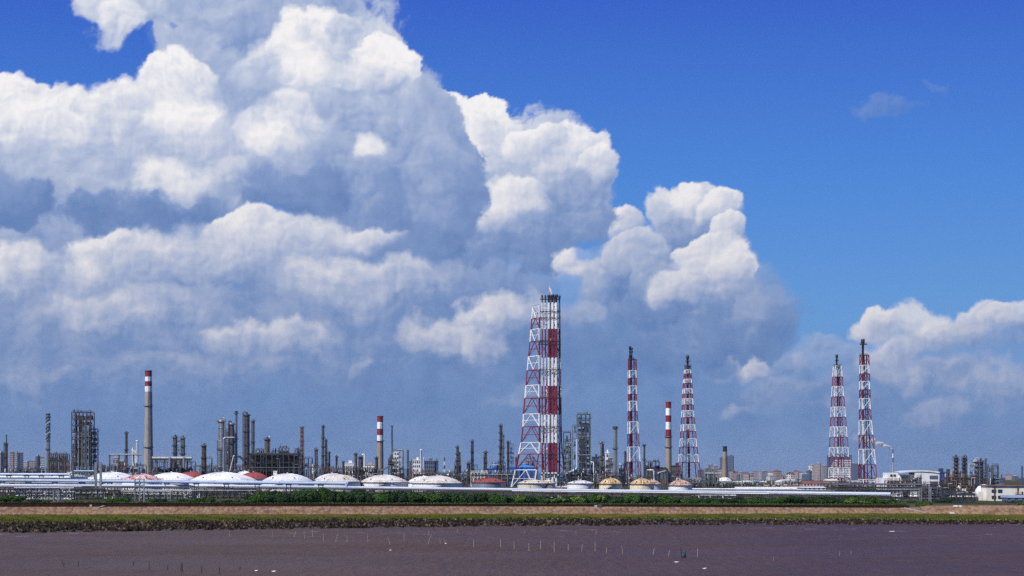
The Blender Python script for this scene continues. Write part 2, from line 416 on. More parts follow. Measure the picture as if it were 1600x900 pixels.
M['brown'] = mat('weathered_brown_steel', (.078, .062, .052), .7, .1, var=.3, dirt=(.16, .10, .06), dirt_amt=.4, streak=.5, dirt_scale=.5)
M['rusty'] = mat('rusty_steel', (.17, .085, .055), .8, 0, var=.3, dirt=(.06, .045, .04), dirt_amt=.35, dirt_scale=.5)
M['teal'] = mat('grey_green_steel', (.13, .17, .165), .55, .15, var=.25, dirt=(.07, .06, .05), dirt_amt=.35, streak=.4, dirt_scale=.4)
M['black'] = mat('soot_black_steel', (.018, .018, .020), .6, .1, var=.3)
M['blue'] = mat('bright_blue_cladding', (.02, .13, .50), .5, var=.12, dirt=(.03, .07, .2), dirt_amt=.2, streak=.2)
M['navy'] = mat('navy_cladding', (.035, .06, .12), .5, var=.2, dirt=(.08, .08, .09), dirt_amt=.3)
M['glass'] = mat('dark_window_glass', (.03, .045, .06), .15, 0, var=.3, spec=.6)
M['pane'] = mat('grey_window_band', (.10, .13, .17), .3, 0, var=.2, spec=.5)
M['pink'] = mat('pink_render', (.44, .34, .31), .85, var=.12, dirt=(.28, .2, .18), dirt_amt=.25, streak=.3)
M['greyren'] = mat('grey_render', (.36, .36, .37), .85, var=.12, dirt=(.2, .2, .2), dirt_amt=.25, streak=.3)
M['creamren'] = mat('cream_render', (.76, .73, .65), .8, var=.10, dirt=(.42, .36, .28), dirt_amt=.25, streak=.3)
M['whiteren'] = mat('white_render', (.72, .72, .70), .8, var=.08, dirt=(.5, .5, .48), dirt_amt=.2, streak=.3)
M['tileroof'] = mat('red_brown_roof', (.22, .10, .08), .8, var=.2)
M['peach'] = mat('peach_wall', (.58, .38, .26), .8, var=.12, dirt=(.3, .12, .07), dirt_amt=.3, dirt_scale=.06)
M['green'] = mat('pale_green_tank_paint', (.22, .33, .24), .6, var=.12, dirt=(.14, .18, .13), dirt_amt=.25, streak=.2)
M['stake'] = mat('pale_bamboo', (.38, .33, .26), .8, var=.2)
M['stakedark'] = mat('wet_dark_wood', (.035, .035, .03), .7, var=.3)
M['bark'] = mat('bark', (.09, .065, .045), .9, var=.3, scale=2)
def mat_leaf(name, c, iv=.9):
    m = bpy.data.materials.new(name); m.use_nodes = True; nt = m.node_tree; k = N(nt); b = nt.nodes['Principled BSDF']
    tc = k.new('ShaderNodeTexCoord').outputs['Object']; oi = k.new('ShaderNodeObjectInfo').outputs['Random']
    ri = k.new('ShaderNodeNewGeometry').outputs['Random Per Island']
    n = k.noise(tc, 0.7, 3.0, .6)
    f = k.m('MULTIPLY', k.m('MULTIPLY_ADD', ri, iv, 1 - iv * .5), k.m('MULTIPLY', k.m('MULTIPLY_ADD', oi, 0.5, 0.75), k.mr(n, .3, .7, .7, 1.3, False)))
    nt.links.new(k.v('SCALE', c, scale=f), b.inputs['Base Color'])
    b.inputs['Roughness'].default_value = .7; b.inputs['Specular IOR Level'].default_value = .06
    return m
M['leaf'] = mat_leaf('dark_green_leaves', (.034, .080, .014))
M['cbrown'] = mat('brownish_chimney_concrete', (.30, .25, .20), .85, var=.15, scale=.12, dirt=(.17, .14, .115), dirt_amt=.35, streak=.25, dirt_scale=.25, bump=.2)
M['panelbrown'] = mat('brown_grey_furnace_panel', (.13, .115, .095), .7, .1, var=.35, scale=.6, dirt=(.05, .04, .03), dirt_amt=.4, dirt_scale=.6)
M['leaflight'] = mat_leaf('yellow_green_leaves', (.105, .165, .032))
M['leafdark'] = mat_leaf('blackish_green_leaves', (.022, .048, .016))
M['bronze'] = mat('bronze_stained_head', (.50, .41, .31), .35, .35, var=.2, dirt=(.12, .08, .06), dirt_amt=.35, dirt_scale=.4)
M['darkclad'] = mat('dark_sooty_cladding', (.075, .072, .070), .5, .3, var=.25, dirt=(.16, .13, .10), dirt_amt=.35, streak=.3, dirt_scale=.3)
M['pinksteel'] = mat('pale_rust_steel', (.26, .18, .16), .7, 0, var=.2)
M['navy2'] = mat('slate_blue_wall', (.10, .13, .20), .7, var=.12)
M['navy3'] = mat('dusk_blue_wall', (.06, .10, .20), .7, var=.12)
M['bluewhite'] = mat('whitish_blue_pipe', (.46, .54, .68), .42, .05, var=.06, dirt=(.35, .40, .48), dirt_amt=.2, dirt_scale=.08)
M['tealdark'] = mat('dark_teal_net', (.01, .06, .08), .7, var=.3)
M['roofcream'] = mat('cream_white_tank_roof_paint', (.74, .71, .64), .5, var=.08, dirt=(.48, .38, .26), dirt_amt=.34, dirt_scale=.16)
M['bluelight'] = mat('sky_blue_roof_sheet', (.06, .25, .62), .5, var=.08)
def mat_rustroof(name, base, rust, amt, spokes=9.0):
    m = bpy.data.materials.new(name); m.use_nodes = True; nt = m.node_tree; k = N(nt); b = nt.nodes['Principled BSDF']
    tc = k.new('ShaderNodeTexCoord').outputs['Object']; x, y, z = k.sep(tc)
    an = k.m('ARCTAN2', y, x); r = k.v('LENGTH', k.xyz(x, y, 0.0))
    oi = k.new('ShaderNodeObjectInfo').outputs['Random']
    q = k.xyz(k.m('MULTIPLY', k.m('SINE', an), spokes), k.m('MULTIPLY', k.m('COSINE', an), spokes), k.m('MULTIPLY_ADD', z, 0.10, k.m('MULTIPLY', oi, 40.0)))
    n = k.noise(q, .6, 6.0, .65); n2 = k.noise(tc, .35, 5.0, .6)
    f = k.mr(k.m('MULTIPLY_ADD', n2, .5, k.m('MULTIPLY', n, .7)), .78 - amt * .4, .92 - amt * .4)
    nt.links.new(k.mix(f, tuple(base) + (1.0,), tuple(rust) + (1.0,)), b.inputs['Base Color']); b.inputs['Roughness'].default_value = .7
    return m
M['rustyellow'] = mat_rustroof('rust_streaked_yellow_roof', (.76, .62, .38), (.36, .17, .05), .62)
M['rustshell'] = mat_rustroof('rust_streaked_cream_shell', (.80, .72, .52), (.50, .30, .11), .32, 14)
M['rustpink'] = mat_rustroof('rust_mottled_pink_roof', (.60, .44, .36), (.30, .14, .09), .55)
M['redroof'] = mat_rustroof('faded_red_roof', (.36, .07, .06), (.20, .035, .03), .4)
M['redfade'] = mat_rustroof('faded_red_and_white_roof', (.74, .62, .58), (.42, .09, .07), .62, 4)
M['creamroof'] = mat_rustroof('stained_cream_roof', (.70, .64, .52), (.42, .24, .13), .34)
# ================================================================ mesh builder
class MB:
    def __init__(s): s.v = []; s.f = []; s.sm = []
    def add(s, vs, fs, smooth=False):
        o = len(s.v); s.v += vs; s.f += [tuple(i + o for i in f) for f in fs]; s.sm += [smooth] * len(fs); return s
    def box(s, cx, cy, z0, sx, sy, sz):
        a, b = sx / 2, sy / 2
        vs = [(cx + i * a, cy + j * b, z0 + h) for h in (0, sz) for i, j in ((-1, -1), (1, -1), (1, 1), (-1, 1))]
        return s.add(vs, [(3, 2, 1, 0), (4, 5, 6, 7), (0, 1, 5, 4), (1, 2, 6, 5), (2, 3, 7, 6), (3, 0, 4, 7)])
    def bar(s, p, q, r, n=4, smooth=False, r2=None, caps=True):
        p = Vector(p); q = Vector(q); d = (q - p)
        if d.length < 1e-6: return s
        d.normalize(); u = d.orthogonal().normalized()
        if abs(d.z) < .999: u = d.cross(Vector((0, 0, 1))).normalized()
        w = d.cross(u); r2 = r if r2 is None else r2
        ang = [2 * pi * (i + .5) / n for i in range(n)]
        vs = [tuple(p + (u * cos(a) + w * sin(a)) * r) for a in ang] + [tuple(q + (u * cos(a) + w * sin(a)) * r2) for a in ang]
        s.add(vs, [(i, (i + 1) % n, n + (i + 1) % n, n + i) for i in range(n)], smooth)
        if caps: s.add(vs, [tuple(range(n - 1, -1, -1)), tuple(range(n, 2 * n))])
        return s
    def tube(s, pts, r, n=8):
        for a, b in zip(pts, pts[1:]): s.bar(a, b, r, n, True)
        return s
    def lathe(s, prof, n=16, x=0.0, y=0.0, smooth=True, cap=True):
        m = len(prof)
        vs = [(x + r * cos(2 * pi * i / n), y + r * sin(2 * pi * i / n), z) for r, z in prof for i in range(n)]
        s.add(vs, [(j * n + i, j * n + (i + 1) % n, (j + 1) * n + (i + 1) % n, (j + 1) * n + i) for j in range(m - 1) for i in range(n)], smooth)
        if cap:
            for j, rev in ((0, True), (m - 1, False)):
                if prof[j][0] > 1e-4:
                    ring = vs[j * n:(j + 1) * n]; s.add(ring, [tuple(range(n - 1, -1, -1)) if rev else tuple(range(n))])
        return s
    def mesh(s, name, m):
        me = bpy.data.meshes.new(name); me.from_pydata(s.v, [], s.f)
        me.polygons.foreach_set('use_smooth', s.sm); me.materials.append(m); me.update(); return me
def tower_shell(r, z0, z1, n=16, dome=True, seams=0):
    """vertical vessel profile with proud seam rings and a domed head"""
    b = MB(); zt = z1 - (r * .7 if dome else 0)
    if dome: b.lathe([(r, z0), (r, zt)] + [(r * cos(t), zt + r * .7 * sin(t)) for t in (.35, .7, 1.05, 1.35, 1.57)], n)
    else: b.lathe([(r, z0), (r, z1)], n)
    for i in range(seams):
        z = z0 + (zt - z0) * (i + 1) / (seams + 1); b.lathe([(r * 1.0, z - .1), (r * 1.07, z), (r * 1.07, z + .3), (r * 1.0, z + .4)], n, cap=False)
    return b
def part(name, mb, m, parent, loc=None, rz=0.0, label=None, kind=None):
    me = mb.mesh(name, M[m] if isinstance(m, str) else m) if isinstance(mb, MB) else mb
    o = bpy.data.objects.new(name, me); COL.objects.link(o); o.parent = parent
    if loc is not None: o.location = loc
    if rz: o.rotation_euler = (0, 0, rz)
    if label: o['label'] = label
    if kind: o['kind'] = kind
    return o
LABELS = {}
def thing(name, label, cat, px, Y, z=None, group=None, rz=0.0):
    o = bpy.data.objects.new(name, None); COL.objects.link(o); o.empty_display_size = .5
    o.location = (X(px, Y), Y, GZ if z is None else z); o.rotation_euler = (0, 0, rz)
    return tagit(o, label, cat, group)
def tagit(o, label, cat, group=None):
    o['label'] = label; o['category'] = cat
    if group: o['group'] = group
    nw = len(label.split())
    if nw < 4 or nw > 16: print('LABEL LENGTH', nw, label)
    if not group and label in LABELS: print('DUPLICATE LABEL', label)
    LABELS[label] = 1
    return o
def copy_tree(o, parent=None):
    c = o.copy(); COL.objects.link(c)
    if parent is not None: c.parent = parent
    for ch in CH_OF.get(o.name, None) or [x for x in o.children]: copy_tree(ch, c)
    return c
CH_OF = {}
# ================================================================ setting
import bisect
def lut(tab):
    xs = [a for a, _ in tab]; ys = [b for _, b in tab]
    def f(x): return float(np.interp(x, xs, ys))
    return f
yw = lut([(0, 833), (200, 830), (400, 827), (600, 824.5), (800, 822), (1000, 821), (1200, 820), (1400, 819.5), (1600, 819)])
yr = lut([(0, 818.5), (200, 816.5), (400, 814), (600, 812.5), (800, 811), (1200, 811), (1400, 811.6), (1600, 813)])
yg = lut([(0, 803.6), (300, 803.2), (600, 803), (800, 802.4), (1060, 802.6), (1250, 801.8), (1400, 801.8), (1600, 804)])
yc = lut([(0, 792), (600, 791), (900, 791.5), (1400, 793.5), (1425, 793), (1450, 790), (1600, 789.5)])
def dist(z, y): return (CH - z) * F / (y - HZ)
ZW, ZR, ZG = 0.0, 0.8, 2.0
def section(px):
    Yw = dist(ZW, yw(px)); Yr = dist(ZR, yr(px)); Yg = dist(ZG, yg(px))
    A = F / (yc(px) - HZ)                 # (CH - z) * A = Yg + 3 (z - ZG)
    zc = (CH * A - Yg + 3 * ZG) / (A + 3); return Yw, Yr, Yg, Yg + 3 * (zc - ZG), zc
def mat_ground():
    m = bpy.data.materials.new('dry_earth_and_scrub'); m.use_nodes = True; nt = m.node_tree; k = N(nt); b = nt.nodes['Principled BSDF']
    tc = k.new('ShaderNodeTexCoord').outputs['Object']
    n = k.noise(tc, .02, 6.0, .6); n2 = k.noise(tc, .3, 4.0, .6)
    c = k.mix(k.mr(n, .42, .58), (.035, .050, .020, 1), (.10, .09, .065, 1)); c = k.mix(k.m('MULTIPLY', n2, .5), c, (.06, .055, .045, 1))
    nt.links.new(c, b.inputs['Base Color']); b.inputs['Roughness'].default_value = .95; b.inputs['Specular IOR Level'].default_value = 0.0
    return m
def mat_slope():
    m = bpy.data.materials.new('pinkish_stone_pitching'); m.use_nodes = True; nt = m.node_tree; k = N(nt); b = nt.nodes['Principled BSDF']
    tc = k.new('ShaderNodeTexCoord').outputs['Object']
    v = k.new('ShaderNodeTexVoronoi', feature='F1'); k.put(v, 'Vector', k.v('MULTIPLY', tc, (1.0, .45, 1.0))); k.put(v, 'Scale', 1.1)
    n = k.noise(k.v('MULTIPLY', tc, (.25, 1.0, 1.0)), .18, 6.0, .65)
    n2 = k.noise(tc, 1.6, 3.0, .7)
    c = k.mix(k.mr(n, .36, .66), (.19, .108, .056, 1), (.30, .19, .105, 1))
    c = k.mix(k.m('MULTIPLY', k.sep(v.outputs['Color'])[0], .5), c, (.34, .25, .19, 1))
    c = k.mix(k.m('MULTIPLY', k.mr(v.outputs['Distance'], .45, .8), .55), c, (.08, .05, .045, 1))
    c = k.mix(k.m('MULTIPLY', k.mr(n2, .5, .75), .35), c, (.10, .07, .06, 1))
    nt.links.new(c, b.inputs['Base Color']); b.inputs['Roughness'].default_value = .9; b.inputs['Specular IOR Level'].default_value = 0.0
    bn = k.new('ShaderNodeBump'); k.put(bn, 'Height', v.outputs['Distance']); k.put(bn, 'Strength', .8); k.put(bn, 'Distance', -.35); nt.links.new(bn.outputs[0], b.inputs['Normal'])
    return m
def mat_marsh():
    m = bpy.data.materials.new('salt_marsh_turf'); m.use_nodes = True; nt = m.node_tree; k = N(nt); b = nt.nodes['Principled BSDF']
    tc = k.new('ShaderNodeTexCoord').outputs['Object']
    n = k.noise(k.v('MULTIPLY', tc, (.35, 1.0, 1.0)), .09, 6.0, .65); n2 = k.noise(tc, .9, 5.0, .7)
    n3 = k.noise(k.v('MULTIPLY', tc, (.5, 1.0, 1.0)), .35, 5.0, .7)
    c = k.mix(k.mr(n, .35, .62), (.080, .098, .010, 1), (.155, .120, .026, 1))
    c = k.mix(k.m('MULTIPLY', k.mr(n3, .45, .65), .6), c, (.045, .06, .018, 1))
    c = k.mix(k.m('MULTIPLY', n2, .4), c, (.05, .045, .018, 1))
    nt.links.new(c, b.inputs['Base Color']); b.inputs['Roughness'].default_value = .95; b.inputs['Specular IOR Level'].default_value = 0.0
    bn = k.new('ShaderNodeBump'); k.put(bn, 'Height', n2); k.put(bn, 'Strength', .8); k.put(bn, 'Distance', .4); nt.links.new(bn.outputs[0], b.inputs['Normal'])
    return m
def mat_mud():
    return mat('wet_tidal_mud', (.075, .055, .045), .5, var=.4, scale=.5, bump=.6)
def mat_water():
    m = bpy.data.materials.new('muddy_tidal_water'); m.use_nodes = True; nt = m.node_tree; k = N(nt); b = nt.nodes['Principled BSDF']
    tc = k.new('ShaderNodeTexCoord').outputs['Object']
    st = k.v('MULTIPLY', tc, (1.0, .14, 1.0)); st2 = k.v('MULTIPLY', tc, (.5, .22, 1.0))
    a = k.noise(st, .8, 6.0, .68); big = k.noise(st2, .045, 4.0, .55); mid_ = k.noise(st2, .16, 5.0, .65)
    c = k.mix(k.mr(big, .36, .64), (.088, .043, .023, 1), (.074, .040, .027, 1))
    c = k.mix(k.m('MULTIPLY', k.mr(mid_, .5, .72), .35), c, (.105, .063, .050, 1))
    c = k.mix(k.m('MULTIPLY', k.mr(a, .46, .30), .45), c, (.125, .078, .060, 1))  # lighter faces of the ripples, painted into the base colour
    c = k.mix(k.m('MULTIPLY', k.mr(a, .48, .68), .75), c, (.050, .030, .028, 1))  # shaded faces of the ripples, painted as darker streaks
    # streaks of pale foam where the current runs along the stones
    fo = k.noise(k.v('MULTIPLY', tc, (.18, .30, 1.0)), .8, 6.0, .72); fm = k.noise(tc, .035, 2.0, .5)
    y = k.sep(tc)[1]
    foam = k.m('MULTIPLY', k.mr(fo, .58, .66), k.m('MULTIPLY', k.mr(fm, .52, .60), k.mr(y, 330.0, 375.0)))
    c = k.mix(k.m('MULTIPLY', foam, .6), c, (.62, .58, .56, 1))
    nt.links.new(c, b.inputs['Base Color'])
    b.inputs['Roughness'].default_value = .38; b.inputs['IOR'].default_value = 1.33; nt.links.new(k.m('MULTIPLY', k.mr(k.noise(k.v('MULTIPLY', tc, (.4, 1.0, 1.0)), .028, 5.0, .65), .36, .66, .03, .105), 1.0), b.inputs['Specular IOR Level'])
    h = k.m('ADD', a, k.m('MULTIPLY', k.noise(k.v('MULTIPLY', tc, (.45, 1.0, 1.0)), 2.6, 3.0, .6), .5))
    bn = k.new('ShaderNodeBump'); k.put(bn, 'Height', h); k.put(bn, 'Strength', 1.0); k.put(bn, 'Distance', .35); nt.links.new(bn.outputs[0], b.inputs['Normal'])
    return m
M['ground'] = mat_ground(); M['slope'] = mat_slope(); M['marsh'] = mat_marsh(); M['mud'] = mat_mud(); M['water'] = mat_water()
def grid_mesh(name, rows, m, parent=None, kind='structure', jitter=None):
    nx = len(rows[0]); vs = [p for r in rows for p in r]
    fs = [(j * nx + i, j * nx + i + 1, (j + 1) * nx + i + 1, (j + 1) * nx + i) for j in range(len(rows) - 1) for i in range(nx - 1)]
    me = bpy.data.meshes.new(name); me.from_pydata(vs, [], fs); me.polygons.foreach_set('use_smooth', [True] * len(fs)); me.materials.append(M[m]); me.update()
    o = bpy.data.objects.new(name, me); COL.objects.link(o); o['kind'] = kind; return o
PXS = [-1500, -900, -500, -250] + list(range(-100, 1701, 10)) + [1850, 2100, 2500, 3100]
rnd = random.Random(7)
def wob(px, s, a, seed): return a * (math.sin(px * s + seed) + .6 * math.sin(px * s * 2.3 + seed * 2) + .4 * math.sin(px * s * 5.1 + seed))
secs = []
for p in PXS:
    q = min(1700, max(-100, p)); Yw, Yr, Yg, Yc, zc = section(q); Yr += wob(p, .05, .8, 1); Yw += wob(p, .045, 1.0, 3)
    secs.append((p, Yw, Yr, Yg, Yc, zc))
def row(k, z=None, dY=0.0):
    return [(X(s[0], s[k] + dY), s[k] + dY, (s[5] if z is None else z)) for s in secs]
# water runs under the toe of the stones
grid_mesh('water', [[(x, y, ZW) for x in (-900, -500, -250, 0, 250, 500, 900, 1300)] for y in (-60, 50, 150, 250, 350, 500, 640)], 'water')
grid_mesh('tidal_flat', [row(1, -1.2, -6), row(1, -.3, -1), row(1, .15, 2), row(2, .35, -3), row(2, .6, 0), row(2, .75, 5)], 'mud')
grid_mesh('marsh', [row(2, ZR - .1, 2.5)] + [[(X(s[0], s[2] + (s[3] - s[2]) * t + 2.5 * (1 - t)), s[2] + (s[3] - s[2]) * t + 2.5 * (1 - t), ZR - .1 + (ZG - ZR + .1) * t + .10 * math.sin(s[0] * .11 + t * 9)) for s in secs] for t in (.15, .3, .45, .6, .75, .9, .97)] + [row(3, ZG, 3)], 'marsh')
grid_mesh('dyke_slope', [[(X(s[0], s[3] + (s[4] - s[3]) * t), s[3] + (s[4] - s[3]) * t, ZG + (s[5] - ZG) * t) for s in secs] for t in (-.08, 0, .25, .5, .75, 1)], 'slope')
def plate(Yabs): return [(X(s[0], Yabs) if Yabs < 2000 else (s[0] - 800) * 6.0, Yabs, GZ) for s in secs]
grid_mesh('ground', [row(4, None, -.05), row(4, None, 5)] + [[(X(s[0], s[4] + d), s[4] + d, s[5] + (GZ - s[5]) * min(1, d / 30)) for s in secs] for d in (12, 20, 30)]
          + [plate(y) for y in (640, 900, 1500)] + [[((s[0] - 800) * k_, y, GZ) for s in secs] for y, k_ in ((2500, 2.2), (5000, 5.0), (16000, 7.0))], 'ground')
# ---------------------------------------------------------------- stones along the waterline (too many and too small to pick apart)
def scatter(name, n, gen, mtl, label, cat, base_v, base_f):
    bv = np.array(base_v); allv = []; allf = []; nv = len(bv)
    for i in range(n):
        loc, sc, rot, jit = gen()
        c, s_ = cos(rot), sin(rot)
        v = bv * np.array(sc) * (1 + jit * (np.random.rand(nv, 1) - .5)); x = v[:, 0] * c - v[:, 1] * s_; y = v[:, 0] * s_ + v[:, 1] * c
        allv.append(np.stack([x + loc[0], y + loc[1], v[:, 2] + loc[2]], 1)); allf.append(np.array(base_f) + i * nv)
    V = np.concatenate(allv); Fc = np.concatenate(allf)
    me = bpy.data.meshes.new(name); me.from_pydata(V.tolist(), [], Fc.tolist()); me.materials.append(M[mtl]); me.update()
    o = bpy.data.objects.new(name, me); COL.objects.link(o); o['kind'] = 'stuff'
    o['label'] = label; o['category'] = cat; return o
np.random.seed(5)
ROCK_V = [(0, 0, 1), (.9, .1, .35), (.25, .85, .4), (-.75, .5, .3), (-.7, -.6, .4), (.35, -.9, .3), (.8, .5, -.4), (-.2, .9, -.4), (-.9, 0, -.4), (-.1, -.9, -.4), (.8, -.5, -.4)]
ROCK_F = [(0, 1, 2), (0, 2, 3), (0, 3, 4), (0, 4, 5), (0, 5, 1), (1, 6, 2), (2, 6, 7), (2, 7, 3), (3, 7, 8), (3, 8, 4), (4, 8, 9), (4, 9, 5), (5, 9, 10), (5, 10, 1), (1, 10, 6)]
M['rock'] = mat('dark_wet_stone', (.022, .017, .012), .85, spec=.02, var=.5, scale=1.2, dirt=(.20, .16, .105), dirt_amt=.33, dirt_scale=.9)
def rock_gen():
    px = rnd.uniform(-260, 1860); Yw, Yr, Yg, Yc, zc = section(px); t = rnd.random()
    Y = Yw + (Yr - .5 - Yw) * t + wob(px, .05, .8, 1); s = rnd.uniform(.35, .85) * (1.15 if px < 700 else .95 if px < 1000 else .68)
    return (X(px, Y), Y, .0 + .55 * t + rnd.uniform(-.1, .1)), (s * rnd.uniform(.4, .9), s * .8, s * rnd.uniform(.6, 1.35)), rnd.uniform(0, 6.3), .5
scatter('revetment_stones', 6900, rock_gen, 'rock', 'band of dark jagged stones along the edge of the brown water', 'stones', ROCK_V, ROCK_F)
M['reed'] = mat_leaf('marsh_grass_blades', (.085, .112, .018), .3)
M['weeds'] = mat_leaf('weeds', (.045, .075, .020))
M['reedtan'] = mat_leaf('dry_tan_blades', (.26, .22, .12))
BL_V = [(-.5, 0, 0), (.5, 0, 0), (.35, .1, 1), (-.1, -.5, 0), (.1, .5, 0), (-.3, .1, .85)]
BL_F = [(0, 1, 2), (3, 4, 5)]
def grass_gen(lo, hi, h):
    def g():
        px = rnd.uniform(-260, 1860); Yw, Yr, Yg, Yc, zc = section(px); t = rnd.uniform(lo, hi + (.11 * (1 + sin(px * .021) + .8 * sin(px * .0083 + 1)) if hi > .9 else 0)); Y = Yr + 2 + (Yg - Yr) * t
        return (X(px, Y), Y, ZR - .15 + (ZG - ZR) * t), (rnd.uniform(.25, .7), rnd.uniform(.25, .7), h * rnd.uniform(.5, 1.2)), rnd.uniform(0, 6.3), .4
    return g
scatter('marsh_grass', 34000, grass_gen(0, .96, .32), 'reed', 'low green salt marsh grass between the stones and the dyke', 'grass', BL_V, BL_F)
def under_gen():
    px = rnd.uniform(-260, 1860); Yw, Yr, Yg, Yc, zc = section(px); d = rnd.uniform(4, 70) if rnd.random() < .7 else rnd.uniform(3, 16)
    cl = sin(px * .071) + sin(px * .043 + 2) + sin(px * .17 + 1)
    while (px > 1415 and cl < .9) or (px < 385 and cl < .0 and rnd.random() < .8):
        px = rnd.uniform(-260, 1860); cl = sin(px * .071) + sin(px * .043 + 2) + sin(px * .17 + 1)
    Yw, Yr, Yg, Yc, zc = section(px)
    s = rnd.uniform(.5, 1.1); Y = Yc + d; return (X(px, Y), Y, zc + (GZ - zc) * min(1, d / 30) - .1), (s, s, rnd.uniform(.3, .9)), rnd.uniform(0, 6.3), .4
scatter('undergrowth', 21000, under_gen, 'weeds', 'low dark weeds and grass behind the wall, under the hedge and the pipes', 'undergrowth', BL_V, BL_F)
scatter('dry_grass', 900, grass_gen(-.05, .03, .45), 'reedtan', 'tan dry grass tufts sprouting along the top of the dark stones', 'grass', BL_V, BL_F)
# ---------------------------------------------------------------- wall on the crest of the dyke
def crest_wall():
    t = thing('sea_wall', 'long low dark brown wall along the top of the dyke', 'wall', 600, section(600)[3] + 1.2, z=0)
    t.location = (0, 0, 0)
    M['wall'] = mat('dark_brown_wall', (.032, .017, .012), .95, spec=0.0, var=.3, scale=.6, dirt=(.05, .032, .026), dirt_amt=.3, streak=.3, dirt_scale=.5)
    M['coping'] = mat('wall_coping', (.035, .022, .017), .9, spec=0.0, var=.2)
    px = -100.0; first = True
    while px < 1420:
        nx = min(px + 22, 1421); b = MB(); c = MB()
        pts = []
        for q in (px, nx - .25):
            s = section(min(1700, max(-100, q))); Y = s[3] + 1.2; zt = CH - ((785.2 + (q / 1400) * 4.2) - HZ) * Y / F; pts.append((X(q, Y), Y, s[4] - .4, zt))
        (x0, y0, a0, b0), (x1, y1, a1, b1) = pts
        for mb, lo, hi, w in ((b, 0, -.12, .35), (c, None, 0, .5)):
            za0, za1 = (a0, a1) if lo == 0 else (b0 - .12, b1 - .12)
            vs = [(x0, y0 - w / 2, za0), (x1, y1 - w / 2, za1), (x1, y1 + w / 2, za1), (x0, y0 + w / 2, za0), (x0, y0 - w / 2, b0 + hi), (x1, y1 - w / 2, b1 + hi), (x1, y1 + w / 2, b1 + hi), (x0, y0 + w / 2, b0 + hi)]
            mb.add(vs, [(3, 2, 1, 0), (4, 5, 6, 7), (0, 1, 5, 4), (1, 2, 6, 5), (2, 3, 7, 6), (3, 0, 4, 7)])
        w_ = part('wall_panel', b, 'wall', t); part('coping', c, 'coping', w_)
        px = nx
crest_wall()
# ================================================================ builders
def seg_prof(H, hw):  # linear radius
    return hw
def chimney(px, Y, ytop, ybase_vis, wt, wb, bands, label, ring_rows=(), mats=None, name='chimney'):
    """bands: list of (y_top, y_bottom, material, part name); widths in photograph pixels at ytop and ybase_vis"""
    s = Y / F; t = thing(name, label, 'chimney', px, Y); H = Z(ytop, Y) - GZ
    def r(z):
        y = HZ - (z + GZ - CH) / s
        return (wt + (wb - wt) * (y - ytop) / (ybase_vis - ytop)) / 2 * s
    for i, (a, b, m, nm) in enumerate(bands):
        z1 = Z(a, Y) - GZ; z0 = max(0, Z(b, Y) - GZ)
        prof = [(r(z0 + (z1 - z0) * j / 6.0), z0 + (z1 - z0) * j / 6.0) for j in range(7)]
        part(nm, MB().lathe(prof, 28), m, t)
    b = MB(); rt = r(H); b.lathe([(rt * 1.0, H - .9), (rt * 1.12, H - .8), (rt * 1.12, H + .15), (rt * .8, H + .15)], 28); part('rim', b, bands[0][2], t)
    for y in ring_rows:
        z = Z(y, Y) - GZ; q = r(z); b = MB(); b.lathe([(q * .98, z - .35), (q + 1.0, z - .05), (q + 1.0, z + .12), (q * .98, z + .12)], 24)
        for i in range(16):
            a = 2 * pi * i / 16; b.bar((cos(a) * (q + .95), sin(a) * (q + .95), z), (cos(a) * (q + .95), sin(a) * (q + .95), z + 1.1), .05, 3)
        b.lathe([(q + .98, z + 1.05), (q + .98, z + 1.15)], 24, cap=False); part('platform', b, 'dark', t)
    lad = MB(); q0 = r(3); q1 = r(H)
    for dx in (-.3, .3): lad.bar((dx + .8, -q0 - .25, 0), (dx + .8, -q1 - .15, H - .5), .06, 3)
    part('ladder', lad, 'dark', t)
    return t
def platform_mb(r, wid=1.1, n=14, rail=1.1, arc=1.0):
    b = MB(); m = max(4, int(n * arc)); R = r + wid
    ang = [-pi * arc + 2 * pi * arc * i / m for i in range(m + 1)]
    for a, c in zip(ang, ang[1:]):
        vs = [(q * cos(t_), q * sin(t_), z) for z in (-.1, .1) for q, t_ in ((r, a), (R, a), (R, c), (r, c))]
        b.add(vs, [(0, 1, 2, 3), (7, 6, 5, 4), (1, 5, 6, 2), (0, 3, 7, 4)])
        for h in (.55, rail): b.bar((R * cos(a), R * sin(a), h), (R * cos(c), R * sin(c), h), .07, 3, caps=False)
        b.bar((R * cos(a), R * sin(a), 0), (R * cos(a), R * sin(a), rail), .07, 3, caps=False)
    for k_ in range(3): b.bar((0, 0, -1.2), (0, 0, -1.2), .1)
    return b
